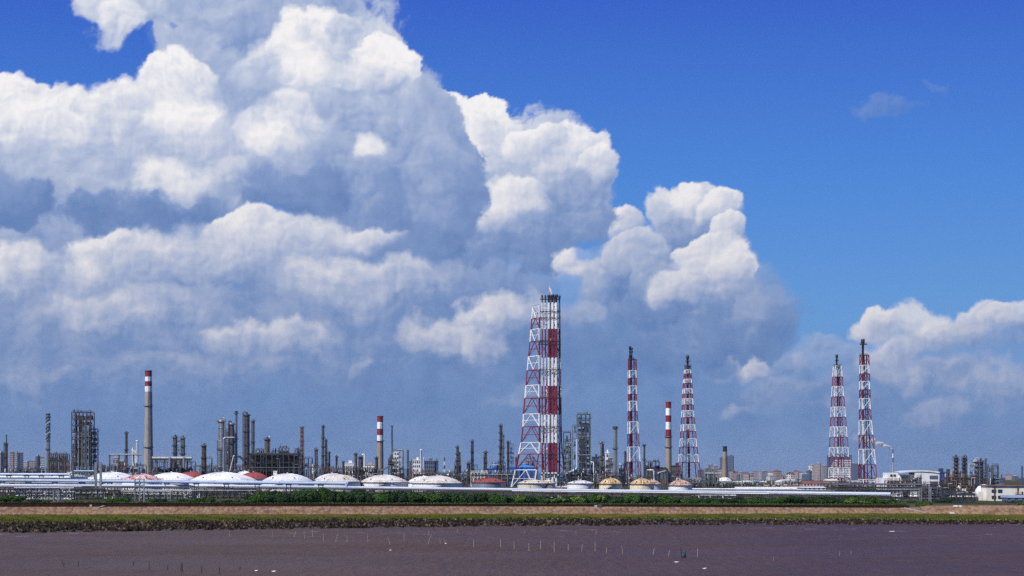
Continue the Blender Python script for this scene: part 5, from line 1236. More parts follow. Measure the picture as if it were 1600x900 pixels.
# office tower with white floor bands
def banded_tower():
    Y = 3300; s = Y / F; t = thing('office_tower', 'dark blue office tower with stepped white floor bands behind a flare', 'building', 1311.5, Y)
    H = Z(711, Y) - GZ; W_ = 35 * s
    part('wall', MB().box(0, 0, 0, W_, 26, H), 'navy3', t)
    part('roof', MB().box(0, 0, H, W_ * .8, 20, 3), 'navy2', t)
    rows = 13
    for i in range(rows):
        y = 719.5 + i * 2.75; z = Z(y, Y) - GZ; x0 = -16.5 + max(0, 6.5 - i * 1.6); b = MB(); b.box((x0 + 16.0) / 2 * s, -13.4, z - 1.1, (16.0 - x0) * s, .8, 1.75); part('white_floor_band', b, 'whiteren', t)
banded_tower()
# low sheds and halls at the right of the city
def shed(px0, px1, Y, ytop, ymid, label, wall, roof, name='shed', cat='shed', arch=False, windows=0, D=None):
    s = Y / F; W_ = (px1 - px0) * s; h = Z(ymid, Y) - GZ; ht = Z(ytop, Y) - GZ; D = D or 22; t = thing(name, label, cat, (px0 + px1) / 2, Y)
    part('wall', MB().box(0, 0, 0, W_, D, h), wall, t)
    b = MB(); n = 10
    if arch: prof = [(-W_ / 2 - .4 + (W_ + .8) * i / n, h + (ht - h) * sin(pi * i / n) ** .7 + .15) for i in range(n + 1)]; vs = [(x, y, z) for y in (-D / 2 - .4, D / 2 + .4) for x, z in prof]; m_ = n + 1; b.add(vs, [(i, i + 1, m_ + i + 1, m_ + i) for i in range(n)]); b.add(vs, [tuple(range(m_)), tuple(range(2 * m_ - 1, m_ - 1, -1))])
    else:
        a, c = W_ / 2 + .5, D / 2 + .5; vs = [(-a, -c, h), (a, -c, h), (a, c, h), (-a, c, h), (-a, 0, ht), (a, 0, ht)]; b.add(vs, [(3, 2, 1, 0), (0, 1, 5, 4), (2, 3, 4, 5), (1, 2, 5), (0, 4, 3)])
    part('roof', b, roof, t)
    if windows:
        wm = MB().box(0, 0, 0, W_ / windows * .4, .3, h * .28).mesh('window', M['glass'])
        for i in range(windows): part('window', wm, 'glass', t, (-W_ / 2 + W_ * (i + .5) / windows, -D / 2 - .05, h * .45))
    return t
shed(1213, 1252, 1750, 749, 753, 'long white hall with a gently arched roof below the city', 'whiteren', 'roofwhite', arch=True, windows=8)
shed(1120, 1160, 1600, 751.5, 753.5, 'long low cream shed in front of the sooty-topped chimney', 'creamren', 'creamren', windows=8)
shed(1160, 1192, 1640, 751, 753, 'long low cream shed behind the green tanks', 'creamren', 'roofwhite', windows=6)
shed(1290, 1306, 1450, 748.5, 751, 'peach coloured gabled house at the foot of the slender flare', 'peach', 'creamren', name='house', cat='house', windows=2)
shed(1252, 1292, 1500, 751.5, 756, 'low shed with a brownish red roof below the tall apartments', 'creamren', 'tileroof', windows=8)
shed(1226, 1285, 1200, 758.5, 761.5, 'low shed with white eaves and red roof right of the green tanks', 'rusty', 'tileroof', windows=10)
shed(1326, 1376, 1560, 750.5, 753.5, 'long grey shed behind the rightmost flare', 'greyren', 'greyren', windows=12)
shed(1370, 1422, 1500, 752, 755, 'long grey shed with pale windows below the white plant', 'greyren', 'navy2', windows=14)
frame(1095, 1122, 1450, 748, 'low brown pipework right of the tapering flare base', 'brown', nx=6, floors=2, fill=.9, name='pipe_unit', cat='process unit')
frame(1122, 1170, 1250, 757, 'low dark pipework in front of the left green tank', 'dark', nx=9, floors=2, fill=.9, name='pipe_unit', cat='process unit', vm=('dark', 'green', 'brown'))
frame(1170, 1226, 1260, 757.5, 'low pipework in front of the right green tanks', 'brown', nx=10, floors=2, fill=.9, name='pipe_unit', cat='process unit', vm=('dark', 'green', 'cream'))
frame(1285, 1345, 1380, 755, 'low grey pipework around the slender flare base', 'grey', nx=10, floors=2, fill=.95, name='pipe_unit', cat='process unit')
frame(1068, 1096, 1300, 753, 'low dark pipework under the tapering flare', 'dark', nx=6, floors=2, fill=.95, name='pipe_unit', cat='process unit')
def long_pipe(px0, px1, Y, y, r, label, m, step=18, name='ground_pipe', cat='pipe', y2=None):
    s = Y / F; t = thing(name, label, cat, (px0 + px1) / 2, Y); c = (px0 + px1) / 2; z = Z(y, Y) - GZ; z2 = Z(y2 if y2 else y, Y) - GZ; a, b = (px0 - c) * s, (px1 - c) * s
    part('pipe', MB().bar((a, 0, z), (b, 0, z2), r, 10, True), m, t); sm = MB(); h = min(z, z2) - r
    p = px0 + step / 2
    while p < px1:
        x = (p - c) * s; f = (x - a) / (b - a); zz = z + (z2 - z) * f - r; b_ = MB(); b_.box(x, 0, 0, .5, .5, zz); b_.box(x, 0, zz - .3, 1.6, r * 2.4, .3); part('support', b_, 'dark', t); p += step
    return t
long_pipe(1148, 1284, 1130, 762.2, .55, 'thin white pipe line in front of the red-roofed sheds', 'white', 12)
long_pipe(1080, 1262, 1100, 764.2, .5, 'thin white pipe line just behind the long front pipe', 'white', 12)
long_pipe(1150, 1300, 1060, 766.4, .45, 'lower thin pale pipe line nearer the long front pipe', 'silver', 12)
shed(1250, 1285, 1080, 760.3, 762, 'flat white canopy roof among the thin white pipe lines', 'creamren', 'roofwhite', windows=5)
# ================================================================ right-hand plant
def white_plant():
    Y = 1150; s = Y / F; t = thing('white_plant_building', 'big white plant building with a curved roofline and grey windows, at right', 'plant building', 1435, Y)
    def bx(a, b, y0, y1, m, nm, d=0, dep=18): z1 = Z(y0, Y) - GZ; z0 = max(0, Z(y1, Y) - GZ); return part(nm, MB().box(((a + b) / 2 - 1435) * s, d, z0, (b - a) * s, dep, z1 - z0), m, t)
    bx(1424.5, 1462.5, 738, 790, 'white', 'wall'); bx(1402, 1424.5, 741.5, 790, 'white', 'wall', 3); bx(1386, 1402, 738.5, 790, 'white', 'wall', 4); bx(1376, 1386, 746.5, 790, 'white', 'wall', 5)
    b = MB(); n = 12; vs = []
    for yy in (-9.6, 9.6):
        for i in range(n + 1): f = i / n; vs.append(((1400 + 62.5 * f - 1435) * s, yy, Z(738.0 - 2.6 * sin(pi * f) ** .8 + 0.0, Y) - GZ + .3))
    m_ = n + 1; b.add(vs, [(i, i + 1, m_ + i + 1, m_ + i) for i in range(n)]); b2_ = [(x, y, z - .9) for x, y, z in vs]; b.add(vs + b2_, [(i, i + 2 * m_, i + 1 + 2 * m_, i + 1) for i in range(n)] + [(i + 2 * m_, i + 1 + 2 * m_, i + 3 * m_ + 1, i + 3 * m_) for i in range(n)])
    part('curved_roof', b, 'white', t)
    wm = MB().box(0, 0, 0, 2.6, .3, 2.2).mesh('window', M['pane'])
    for y in (743.5, 752.5, 758.5):
        for x in (1450.5, 1457.0): part('window', wm, 'pane', t, ((x - 1435) * s, -9.1, Z(y, Y) - GZ - 2))
    for x in (1390, 1395): part('window', MB().box(0, 0, 0, 1.4, .3, 1.3), 'dark', t, ((x - 1435) * s, -5.2, Z(742, Y) - GZ - 1))
    bx(1404, 1416, 744, 747, 'dark', 'roof_equipment', -8, 3)
white_plant()
block(1462.8, 1475, 1160, 739.5, 'bright blue end block attached to the big white plant building', 'blue', 'navy', 3, 3, win='navy', cat='plant building', depth=18)
block(1475, 1486, 1180, 740.5, 'dark blue block right of the bright blue one', 'navy3', 'navy', 3, 3, cat='plant building', depth=14)
frame(1385, 1424, 1080, 751, 'dark brown pipework in front of the white plant building', 'brown', nx=7, floors=3, fill=.9, name='pipe_unit', cat='process unit', vm=('dark', 'brown', 'grey', 'cream'))
column(1428.5, 1090, 746.5, 9, 'short grey vessel in front of the white plant building', 'galv', 1, pipe=False, stub=False, name='vertical_vessel', cat='vessel')
frame(1433, 1439, 1095, 746, 'small dark frame beside the short grey vessel', 'dark', nx=1, floors=4, fill=.8)
frame(1439, 1480, 900, 757, 'tangled dark steelwork behind the grey portal posts at right', 'dark', nx=6, floors=3, fill=.95, vm=('dark', 'brown', 'rusty', 'silver', 'white'), name='pipe_unit', cat='process unit')
frame(1474, 1522, 1050, 746, 'busy brown and blue process unit at the foot of the twin columns', 'brown', nx=7, floors=5, fill=.95, vm=('dark', 'navy', 'rusty', 'pink', 'silver'), name='pipe_unit', cat='process unit')
frame(1478, 1530, 700, 768, 'low dark pipework in front of the busy process unit', 'dark', nx=9, floors=2, fill=.95, vm=('dark', 'brown', 'cream', 'silver'), name='pipe_unit', cat='process unit')
column(1494.0, 1150, 709.5, 7.8, 'left one of the twin platformed columns at the far right', 'brown', 8, seams=8)
column(1506.6, 1150, 710, 6.8, 'right one of the twin platformed columns at the far right', 'brown', 8, seams=8)
frame(1486, 1500, 1160, 736, 'pinkish unit behind the foot of the twin columns', 'pink', nx=3, floors=4, fill=.9, vm=('cream', 'greyren', 'pink'))
column(1524, 1200, 718, 13, 'wide grey tower with a rounded top, right of the twin columns', 'greyren', 5, dome=True, seams=5, stub=False)
column(1532.5, 1180, 715, 9.5, 'narrower platformed tower joined to the wide grey one', 'grey', 8, seams=8)
frame(1514, 1521, 1190, 724, 'slim pale steel frame left of the wide grey tower', 'bluepipe', nx=1, floors=5, fill=.1, top_gear=False)
lattice('thin red-topped mast right of the wide grey tower', 1180, [(716, 1539.4, 1541.4), (765, 1539, 1541.8)], [(716 + i * 6, 722 + i * 6, 'rusty' if i < 1 else 'grey') for i in range(8)], name='lattice_mast', cat='mast', legr=.12, br=.07, style='X')
frame(1543, 1550, 1200, 731, 'open pale frame with vessels, left part of the rightmost unit', 'grey', nx=1, floors=5, fill=.9, vm=('white', 'silver', 'grey'))
frame(1550.5, 1559.5, 1190, 727, 'cone-topped grey frame, right part of the rightmost unit', 'grey', nx=1, floors=6, fill=.9, vm=('grey', 'silver'))
block(1560, 1568, 1300, 748, 'low slate shed right of the cone-topped frame', 'navy2', 'navy2', 2, 2, cat='plant building')
lattice('thin lattice mast at the right edge of the picture', 1500, [(728, 1596, 1598), (770, 1595.4, 1598.6)], [(728 + i * 7, 735 + i * 7, 'navy3') for i in range(6)], name='lattice_mast', cat='mast', legr=.15, br=.08, style='X')
def white_works():
    Y = 600; s = Y / F; c = 1570; t = thing('white_works_building', 'long cream-white works building with a dark roof at the right edge', 'plant building', c, Y)
    H = Z(759.5, Y) - GZ; a, b = (1541 - c) * s, (1640 - c) * s
    part('wall', MB().box((a + b) / 2, 0, 0, b - a, 14, H), 'creamren', t)
    part('roof', MB().box((a + b) / 2, 0, H, b - a + .8, 15, .35), 'tileroof', t)
    for x in (1544, 1553.5):
        for y in (764.5, 774): part('window', MB().box(0, 0, 0, 1.4, .3, 1.0), 'glass', t, ((x - c) * s, -7.05, Z(y, Y) - GZ - 1))
    for x in (1545, 1581): part('downpipe', MB().box(0, 0, 0, .35, .3, H), 'brown', t, ((x - c) * s, -7.15, 0))
    for x in (1583, 1593): part('sign_panel', MB().box(0, 0, 0, 2.6, .25, .9), 'cream', t, ((x - c) * s, -7.1, Z(772, Y) - GZ))
    b_ = MB(); r = 3.2
    part('annex', MB().box((1538.5 - c) * s, 3, 0, 1.0, 6, Z(768, Y) - GZ), 'creamren', t)
white_works()
def egg():
    Y = 618; s = Y / F; m = MB(); r = 14.0 * s
    L = 9.0
    prof = [(r * cos(a), L * 0 + r * sin(a) * 1.0) for a in (-1.55, -1.2, -.8, -.4, 0, .4, .8, 1.2, 1.55)]
    t = thing('white_dome', 'white egg-shaped dome tank at the left end of the works building', 'dome tank', 1537.5, Y)
    part('dome', m.lathe([(max(.02, r * cos(a)), r * .7 + r * .95 * sin(a)) for a in (-1.57, -1.2, -.8, -.4, 0, .4, .8, 1.2, 1.57)], 28), 'roofwhite', t, (0, 0, .3))
    part('skirt', MB().lathe([(r * .8, 0), (r * .75, .8)], 20), 'dark', t)
egg()
block(1571, 1640, 575, 777.5, 'low blue-grey shed in front of the works building at the right edge', 'navy2', 'bluepipe', 1, 6, cat='shed', depth=8, win='navy2')
# ================================================================ front pipes and pipe racks behind the dyke
def P3(px, y, Y): return (X(px, Y), Y, Z(y, Y))
def strand(label, pts, r, m, sup=None, Yr=None, name='process_pipe', n=10, fl=0, saddle=None):
    """pts: list of (px, y, Y)"""
    P = [Vector(P3(*p)) for p in pts]; o = P[0].copy(); t = thing(name, label, 'pipe', pts[0][0], pts[0][2]); t.location = (o.x, o.y, GZ); o.z = GZ
    L = [p - o for p in P]
    for i, (a, b) in enumerate(zip(L, L[1:])):
        k_ = max(1, int((b - a).length / 30)); 
        for j in range(k_):
            p = a + (b - a) * j / k_; q = a + (b - a) * (j + 1) / k_; part('pipe_length', MB().bar(p, q, r, n, True), m, t)
            if fl and j: d = (b - a).normalized(); part('flange', MB().bar(p - d * .14, p + d * .14, r * 1.22, n), m, t)
        if i: part('elbow', MB().lathe([(.02, a.z - r * 1.12), (r * .8, a.z - r * .75), (r * 1.14, a.z), (r * .8, a.z + r * .75), (.02, a.z + r * 1.12)], n, a.x, a.y), m, t)
    if sup:
        for px in sup:
            for a, b, pa, pb in zip(P, P[1:], pts, pts[1:]):
                if min(pa[0], pb[0]) <= px < max(pa[0], pb[0]):
                    lo = a; f = (px - pa[0]) / (pb[0] - pa[0]); q = a + (b - a) * f - o
                    g = MB(); g.bar((q.x - .8, q.y, 0), (q.x - .8, q.y, q.z - r - .1), .16); g.bar((q.x + .8, q.y, 0), (q.x + .8, q.y, q.z - r - .1), .16); g.box(q.x, q.y, q.z - r - .35, 2.4, r * 2.6, .4); g.box(q.x, q.y - r * .4, q.z - r - .1, .7, r * 1.6, r * .8)
                    part('pipe_saddle', g, saddle or 'dark', t)
    return t
sadl = [8 + 45.3 * i for i in range(32)]
strand('thick pale blue-grey pipe, the upper one, running left of the banded chimney', [(-30, 750.0, 800), (545, 755.2, 700)], .68, 'bluepipe', [p for p in sadl if p < 540], fl=1, saddle='navy')
strand('pair pipe close below the upper thick pipe at the left', [(-30, 753.6, 806), (150, 755, 780)], .42, 'silver', [20, 64, 108])
strand('long pale blue-white pipe, the lower one, crossing nearly the whole picture', [(-30, 758.0, 770), (400, 759.6, 735), (560, 761.6, 712), (800, 764.8, 680), (1000, 767.2, 650), (1200, 769.4, 622), (1392, 771.6, 600)], .50, 'bluewhite', None, fl=1)
strand('slim second pipe hugging the long lower one from behind', [(-30, 757.0, 790), (540, 760.4, 730), (1000, 766.2, 664), (1392, 770.6, 612)], .26, 'silver')
strand('topmost pipe at left that turns straight down at the blue bridge', [(-30, 741.0, 820), (109, 741.4, 815), (110.2, 743.5, 815), (110.2, 765, 815)], .62, 'bluepipe', [14, 42, 65, 96], fl=1)
strand('second topmost thin white pipe at left', [(-30, 745.4, 830), (112, 746, 822)], .35, 'white', [30, 80])
strand('thin dark pipe between the topmost pipe and the thick one', [(-30, 747.2, 818), (112, 748, 812)], .28, 'navy')
# expansion loop end where the thick pipe stops
strand('small expansion loop where the thick upper pipe ends', [(538, 754.6, 704), (541, 754.6, 700), (541.8, 761, 700)], .55, 'bluepipe')
def pipe_rack():
    """trestle that carries the long pipes: bents with pipes on two levels"""
    t = thing('pipe_rack', 'long dark pipe rack beneath the pale pipes, behind the hedge', 'pipe rack', 680, 690); o = Vector(t.location)
    yt = lut([(-30, 760.4), (400, 762.6), (560, 764.6), (800, 767.8), (1000, 770.2), (1200, 772.4), (1400, 774.8)]); Yt = lut([(-30, 768), (400, 733), (560, 710), (800, 678), (1000, 648), (1200, 620), (1400, 598)])
    def Q(px, dy, lvl): Y = Yt(px) + dy; return Vector((X(px, Yt(px)), Y, Z(yt(px), Yt(px)) - lvl)) - o
    px = -20; prev = None
    while px <= 1392:
        b = MB(); 
        for dy in (-2.6, 2.6):
            q = Q(px, dy, 0); b.bar((q.x, q.y, 0), (q.x, q.y, q.z), .17)
        for lv in (.1, 1.5): a, c = Q(px, -3.0, lv), Q(px, 3.0, lv); b.bar(a, c, .17)
        part('bent', b, 'dark', t)
        if prev is not None:
            for dy in (-2.75, 2.75):
                g = MB(); g.bar(Q(prev, dy, .15), Q(px, dy, .15), .22); g.bar(Q(prev, dy, 1.3), Q(px, dy, 1.3), .12)
                n = 4
                for i in range(n): u = prev + (px - prev) * i / n; v = prev + (px - prev) * (i + .5) / n; w = prev + (px - prev) * (i + 1) / n; g.bar(Q(u, dy, .15), Q(v, dy, 1.3), .07, 3); g.bar(Q(v, dy, 1.3), Q(w, dy, .15), .07, 3)
                part('side_truss', g, 'dark', t)
        prev = px; px += 15.5
    cols = ['dark', 'silver', 'brown', 'grey', 'white', 'galv', 'rusty']
    rd = random.Random(4)
    xs = [-30, 130, 270, 400, 560, 800, 1000, 1200, 1400]
    for lv, dys in ((-.25, (-2.2, -1.5, .2, 1.6)), (1.35, (-2.3, -1.5, -.6, .4, 1.2, 2.1)), (2.2, (-2.0, -.9, .6, 1.8))):
        for dy in dys:
            m = rd.choice(cols); r = rd.uniform(.12, .24)
            for a, b_ in zip(xs, xs[1:]):
                if lv > 2 and rd.random() < .3: continue
                m = rd.choice(cols) if rd.random() < .5 else m; part('rack_pipe', MB().bar(Q(a, dy, lv), Q(b_, dy, lv), r, 6, True), m, t)
pipe_rack()
def low_rack(px0, px1, Y, y0, y1, label, seed, mats=('white', 'silver', 'dark', 'dark', 'brown'), step=9):
    t = thing('pipe_rack', label, 'pipe rack', (px0 + px1) / 2, Y); s = Y / F; c = (px0 + px1) / 2; rd = random.Random(seed)
    z0, z1 = max(.3, Z(y1, Y) - GZ), Z(y0, Y) - GZ; levels = max(2, int((z1 - z0) / .8)); px = px0; bm = MB()
    for dy in (-1.8, 1.8): bm.bar((0, dy, 0), (0, dy, z1), .14)
    for i in range(2): bm.bar((0, -2, z0 + (z1 - z0) * i), (0, 2, z0 + (z1 - z0) * i), .14)
    me = bm.mesh('bent', M['dark'])
    while px <= px1: part('bent', me, 'grey', t, ((px - c) * s, 0, 0)); px += step
    for l in range(levels):
        for dy in (-1.5, -.5, .6, 1.6):
            a = px0 + rd.choice((0, 0, (px1 - px0) * .2)); b = px1 - rd.choice((0, 0, (px1 - px0) * .25)); z = z0 + (z1 - z0) * (l + .5 * rd.random()) / (levels - 1 or 1)
            part('rack_pipe', MB().bar(((a - c) * s, dy, z), ((b - c) * s, dy, z), rd.uniform(.08, .2), 6, True), rd.choice(mats), t)
        for q in range(int((px1 - px0) / 7)):
            x = (rd.uniform(px0, px1) - c) * s; z = z0 + (z1 - z0) * l / levels; part('valve', MB().lathe([(.05, 0), (.28, .15), (.12, .4), (.12, .8), (.3, .85), (.3, .95)], 6), rd.choice(mats), t, (x, rd.choice((-1.5, -.5)), z))
    return t
low_rack(-12, 60, 640, 765.5, 783, 'low rack of small white pipes behind the dyke at the left edge', 1)
low_rack(24, 116, 610, 764, 786, 'low rack of small pipes with grey posts left of the blue bridge', 2, ('white', 'grey', 'silver', 'navy'))
low_rack(100, 188, 625, 766, 784, 'dense low rack of tangled small pipes below the blue bridge', 3, ('white', 'dark', 'silver', 'dark'))
low_rack(188, 300, 640, 768, 783, 'low rack of small pipes below the tall grey chimney', 4)
low_rack(296, 400, 650, 767, 782, 'low rack of small pipes ending at the dense hedge', 5)
low_rack(850, 900, 640, 772, 783, 'low pale pipe rack glimpsed over the yellow-green shrubs', 6)
low_rack(1080, 1150, 600, 775, 788, 'low pipe rack showing through the gap in the hedge right of centre', 7)
def tpost(px, Y, ytop, label, n=2, gap=5.5, m='galv', r=.22, rungs=3, name='steel_portal', cat='portal frame'):
    t = thing(name, label, cat, px, Y); s = Y / F; H = Z(ytop, Y) - GZ
    for i in range(n): part('post', MB().box((i - (n - 1) / 2) * gap * s, 0, 0, r * 2, r * 2, H), m, t)
    for i in range(rungs): part('crossbar', MB().bar((-(n - 1) / 2 * gap * s, 0, H * (.98 - .25 * i)), ((n - 1) / 2 * gap * s, 0, H * (.98 - .25 * i)), r * .8), m, t)
tpost(153.6, 720, 722, 'pair of tall grey posts standing right of the blue bridge', 2, 7.6, 'galv', .42, 0)
tpost(218, 570, 748.5, 'grey portal of three posts before the faded red tank', 3, 7.0, 'galv', .17, 3)
tpost(262, 590, 768, 'small grey portal of three posts by the low pipe rack', 3, 4.6, 'galv', .12, 2)
tpost(87.5, 580, 765, 'small grey portal at the left end of the tangled rack', 2, 7, 'galv', .14, 2)
tpost(1438.2, 560, 762, 'left one of two tall grey double posts at the right', 2, 2.8, 'galv', .14, 5)
tpost(1453, 560, 761, 'right one of two tall grey double posts at the right', 2, 2.8, 'galv', .14, 5)
def blue_bridge():
    Y = 800; s = Y / F; t = thing('pipe_bridge', 'small pale blue pipe bridge with a dark truss below it, at left', 'pipe bridge', 131, Y); z = Z(736, Y) - GZ
    part('pipe', MB().bar((-18 * s, 0, z), (18 * s, 0, z), .35, 10, True), 'bluepipe', t)
    b = MB(); zl = Z(745, Y) - GZ
    for y in (-1, 1):
        b.bar((-17 * s, y, zl), (17 * s, y, zl), .14); b.bar((-17 * s, y, z - .5), (17 * s, y, z - .5), .14)
        for i in range(8): x = (-17 + 34 * i / 8) * s; x2 = (-17 + 34 * (i + .5) / 8) * s; x3 = (-17 + 34 * (i + 1) / 8) * s; b.bar((x, y, z - .5), (x2, y, zl), .09, 3); b.bar((x2, y, zl), (x3, y, z - .5), .09, 3)
    part('truss', b, 'teal', t)
    for x in (-17, 17): part('post', MB().box(x * s, 0, 0, .7, .7, z + 2.5), 'grey', t)
blue_bridge()
# right part: pipe rack on tall frames and the white spheres under it
low_rack(1300, 1440, 700, 758, 779, 'tall pipe rack of many dark pipes right of the long hedge', 8, ('dark', 'grey', 'navy', 'brown', 'silver'), 11)
low_rack(1345, 1478, 615, 766, 787, 'nearer pipe rack of dark pipes before the white vessels', 9, ('dark', 'grey', 'brown', 'silver'), 13)
low_rack(1466, 1524, 560, 774, 789, 'low pipe rack below the white egg-shaped dome', 10, ('dark', 'navy', 'grey', 'silver'), 9)
def vessel_h(px, Y, yc_, w, h, label, m='roofwhite'):
    s = Y / F; t = thing('white_vessel', label, 'vessel', px, Y); r = h * s / 2; z = Z(yc_, Y) - GZ; L = w * s / 2 - r * .5; b = MB()
    pr = [(0.02, -L - r * .5), (r * .55, -L - r * .4), (r * .88, -L - r * .2), (r, -L), (r, L), (r * .88, L + r * .2), (r * .55, L + r * .4), (0.02, L + r * .5)]
    n = 20; vs = [(x, q * cos(2 * pi * i / n), z + q * sin(2 * pi * i / n)) for q, x in pr for i in range(n)]
    b.add(vs, [(j * n + i, (j + 1) * n + i, (j + 1) * n + (i + 1) % n, j * n + (i + 1) % n) for j in range(len(pr) - 1) for i in range(n)], True); part('shell', b, m, t)
    for x in (-L * .6, L * .6): part('saddle', MB().box(x, 0, 0, .6, r * 1.6, max(.3, z - r * .7)), 'concrete', t)
vessel_h(1402, 640, 776, 18, 14, 'left of two white horizontal vessels under the dark pipe rack')
vessel_h(1430, 650, 775, 20, 13, 'right of two white horizontal vessels under the dark pipe rack')
low_rack(1440, 1475, 590, 764, 788, 'dark tangled rack around the tall grey double posts', 12, ('dark', 'brown', 'grey', 'silver'), 6)
# ================================================================ things on the dyke
def small_box(name, label, cat, px, y, w, h, m, Yo, d=1.2, z=None, rz=0.0, parts=None):
    Y = Yo; s = Y / F; zz = Z(y, Y) - h * s / 2; b = MB().box(0, 0, 0, w * s, d, h * s)
    t = thing(name, label, cat, px, Y, z=zz, rz=rz); part(parts or 'slab', b, m, t); part('edge', MB().box(0, 0, h * s, w * s * .9, d * .9, .06), m, t); return t
def on_slope(px, t_): Yw, Yr, Yg, Yc, zc = section(px); return Yg + (Yc - Yg) * t_, ZG + (zc - ZG) * t_
for nm, lb, ct, px, tt, w, d, h, m in (('concrete_slab', 'white concrete slab lying on the dyke slope at right, the larger one', 'slab', 1496, .88, 2.2, 1.2, .35, 'white'), ('concrete_slab', 'smaller white slab at the foot of the dyke slope at right', 'slab', 1487.5, .06, 1.2, .8, .3, 'white'),
                                        ('stone_block', 'pale stone block leaning on the dark wall near the middle', 'block', 931, .93, .8, .6, .6, 'greyren'), ('stone_block', 'dark brown block beside the pale one at the dark wall', 'block', 937.5, .93, 1.0, .6, .9, 'brown')):
    Y, z = on_slope(px, tt); t = thing(nm, lb, ct, px, Y, z=z - .08); part('slab', MB().box(0, 0, 0, w, d, h), m, t); part('chamfer', MB().lathe([(w * .42, h), (w * .3, h + .06)], 4), m, t)
def sign_board():
    px = 142; Yw, Yr, Yg, Yc, zc = section(px); Y = Yc + .95; z = CH - (789.0 - HZ) * Y / F; t = thing('notice_board', 'small white notice board on the dark wall at left', 'sign', px, Y, z=zc)
    part('board', MB().box(0, -.1, z - zc - .35, .55, .05, .42), 'white', t); part('board_pole', MB().bar((0, -.05, 0), (0, -.05, z - zc + .3), .04, 6), 'grey', t)
    for i, (x, h_) in enumerate(((-.15, .2), (0, .25), (.15, .2))): part('dark_mark', MB().box(x, -.14, z - zc - .2, .1, .02, h_), 'dark', t)
sign_board()
def steps(px, label, w=1.4):
    Yw, Yr, Yg, Yc, zc = section(px); t = thing('stone_steps', label, 'steps', px, Yc - 4, z=0); t.location.z = 0
    for i in range(7):
        f = i / 7; Y = Yc - 1.5 + 1.5 * f; z = zc - .5 + .9 * f; part('step', MB().box(-1.2 + 2.4 * f, Y - (Yc - 4), z - .1, .5, .4, .2), 'greyren', t)
steps(152, 'narrow pale steps slanting up to the dark wall at left')
def ramp():
    s0 = section(1436); s1 = section(1406); t = thing('boat_ramp', 'narrow grey track slanting down the dyke slope past the end of the wall', 'track', 1430, s0[3]); o = Vector(t.location)
    pts = []
    for i in range(9):
        f = i / 8; px = 1412 + 34 * f; Yg, Yc, zc = section(px)[2:]; k_ = 1 - f * .9; Y = Yg + (Yc - Yg) * k_; z = ZG + (zc - ZG) * k_ + .12; pts.append(Vector((X(px, Y), Y, z)) - o)
    b = MB()
    for p, q in zip(pts, pts[1:]): b.add([tuple(p + Vector((0, -.5, 0))), tuple(q + Vector((0, -.5, 0))), tuple(q + Vector((0, .5, .04))), tuple(p + Vector((0, .5, .04)))], [(0, 1, 2, 3)]); b.add([tuple(p + Vector((0, -.5, 0))), tuple(p + Vector((0, -.5, -.5))), tuple(q + Vector((0, -.5, -.5))), tuple(q + Vector((0, -.5, 0)))], [(0, 1, 2, 3)])
    part('track_surface', b, 'greyren', t)
ramp()
# ================================================================ the hedge of trees behind the wall
def crown_mesh(name, rx, ry, rz_, n, lobes, mtl, seed, leaf=.34):
    r_ = random.Random(seed); vs = []; fs = []
    L = [(r_.uniform(-.6, .6) * rx, r_.uniform(-.5, .5) * ry, rz_ * (.6 + .6 * r_.random()), r_.uniform(.35, .62)) for _ in range(lobes)]
    L.append((0, 0, rz_ * .8, .75))
    for i in range(n):
        lx, ly, lz, q = r_.choice(L); a = r_.uniform(0, 2 * pi); u = r_.uniform(-.75, 1); k_ = sqrt(1 - u * u); d = q * (r_.random() ** .35)
        c = Vector((lx + cos(a) * k_ * rx * d, ly + sin(a) * k_ * ry * d, max(.15, lz + u * rz_ * d * 1.1)))
        nrm = Vector((cos(a) * k_ + r_.uniform(-.7, .7), sin(a) * k_ + r_.uniform(-.7, .7), u + r_.uniform(-.2, .9))).normalized()
        e = nrm.orthogonal().normalized() * leaf * r_.uniform(.6, 1.4); g = nrm.cross(e) * r_.uniform(.5, .9); o = len(vs)
        vs += [tuple(c - e), tuple(c + g), tuple(c + e), tuple(c - g)]; fs.append((o, o + 1, o + 2, o + 3))
    me = bpy.data.meshes.new(name); me.from_pydata(vs, [], fs); me.materials.append(M[mtl]); me.update(); return me
CR = {}
for mt in ('leaf', 'leaflight', 'leafdark'):
    CR[mt] = [crown_mesh('crown', 3.4, 2.6, 2.3, 2300, 5, mt, 10 + i, .30) for i in range(3 if mt != 'leaf' else 4)]
def trunk_mesh():
    b = MB(); b.bar((0, 0, 0), (.1, 0, 1.6), .16, 7, True, .11)
    for a in range(5): t_ = a * 1.3; b.bar((.08, 0, 1.0 + a * .1), (cos(t_) * 1.6, sin(t_) * 1.2, 2.6 + .3 * (a % 3)), .08, 5, True, .03)
    return b.mesh('trunk', M['bark'])
TR = trunk_mesh(); rt = random.Random(21)
def tree(px, Y, ytop, wpx, mt, label, group, name='shrub_tree', cat='tree'):
    s = Y / F; o = thing(name, label, cat, px, Y, group=group, rz=rt.uniform(0, 6.3)); h = (Z(ytop, Y) - GZ) / 3.9; w = wpx * s / 7.4
    c = part('crown', rt.choice(CR[mt]), mt, o); c.scale = (w, w, h); q = part('trunk', TR, 'bark', o); q.scale = (min(w, 1.2), min(w, 1.2), h); return o
hedge_top = lut([(385, 778), (400, 770), (420, 767), (450, 768), (480, 765), (505, 760.5), (520, 763), (540, 767), (560, 764), (575, 766), (590, 769), (620, 766), (660, 769), (700, 770), (740, 769), (800, 773), (840, 775), (870, 777), (900, 774), (930, 771), (960, 776), (1000, 773), (1040, 774), (1080, 777), (1120, 779), (1150, 777), (1180, 778), (1220, 775), (1260, 775), (1300, 777), (1330, 776), (1360, 777), (1390, 779)])
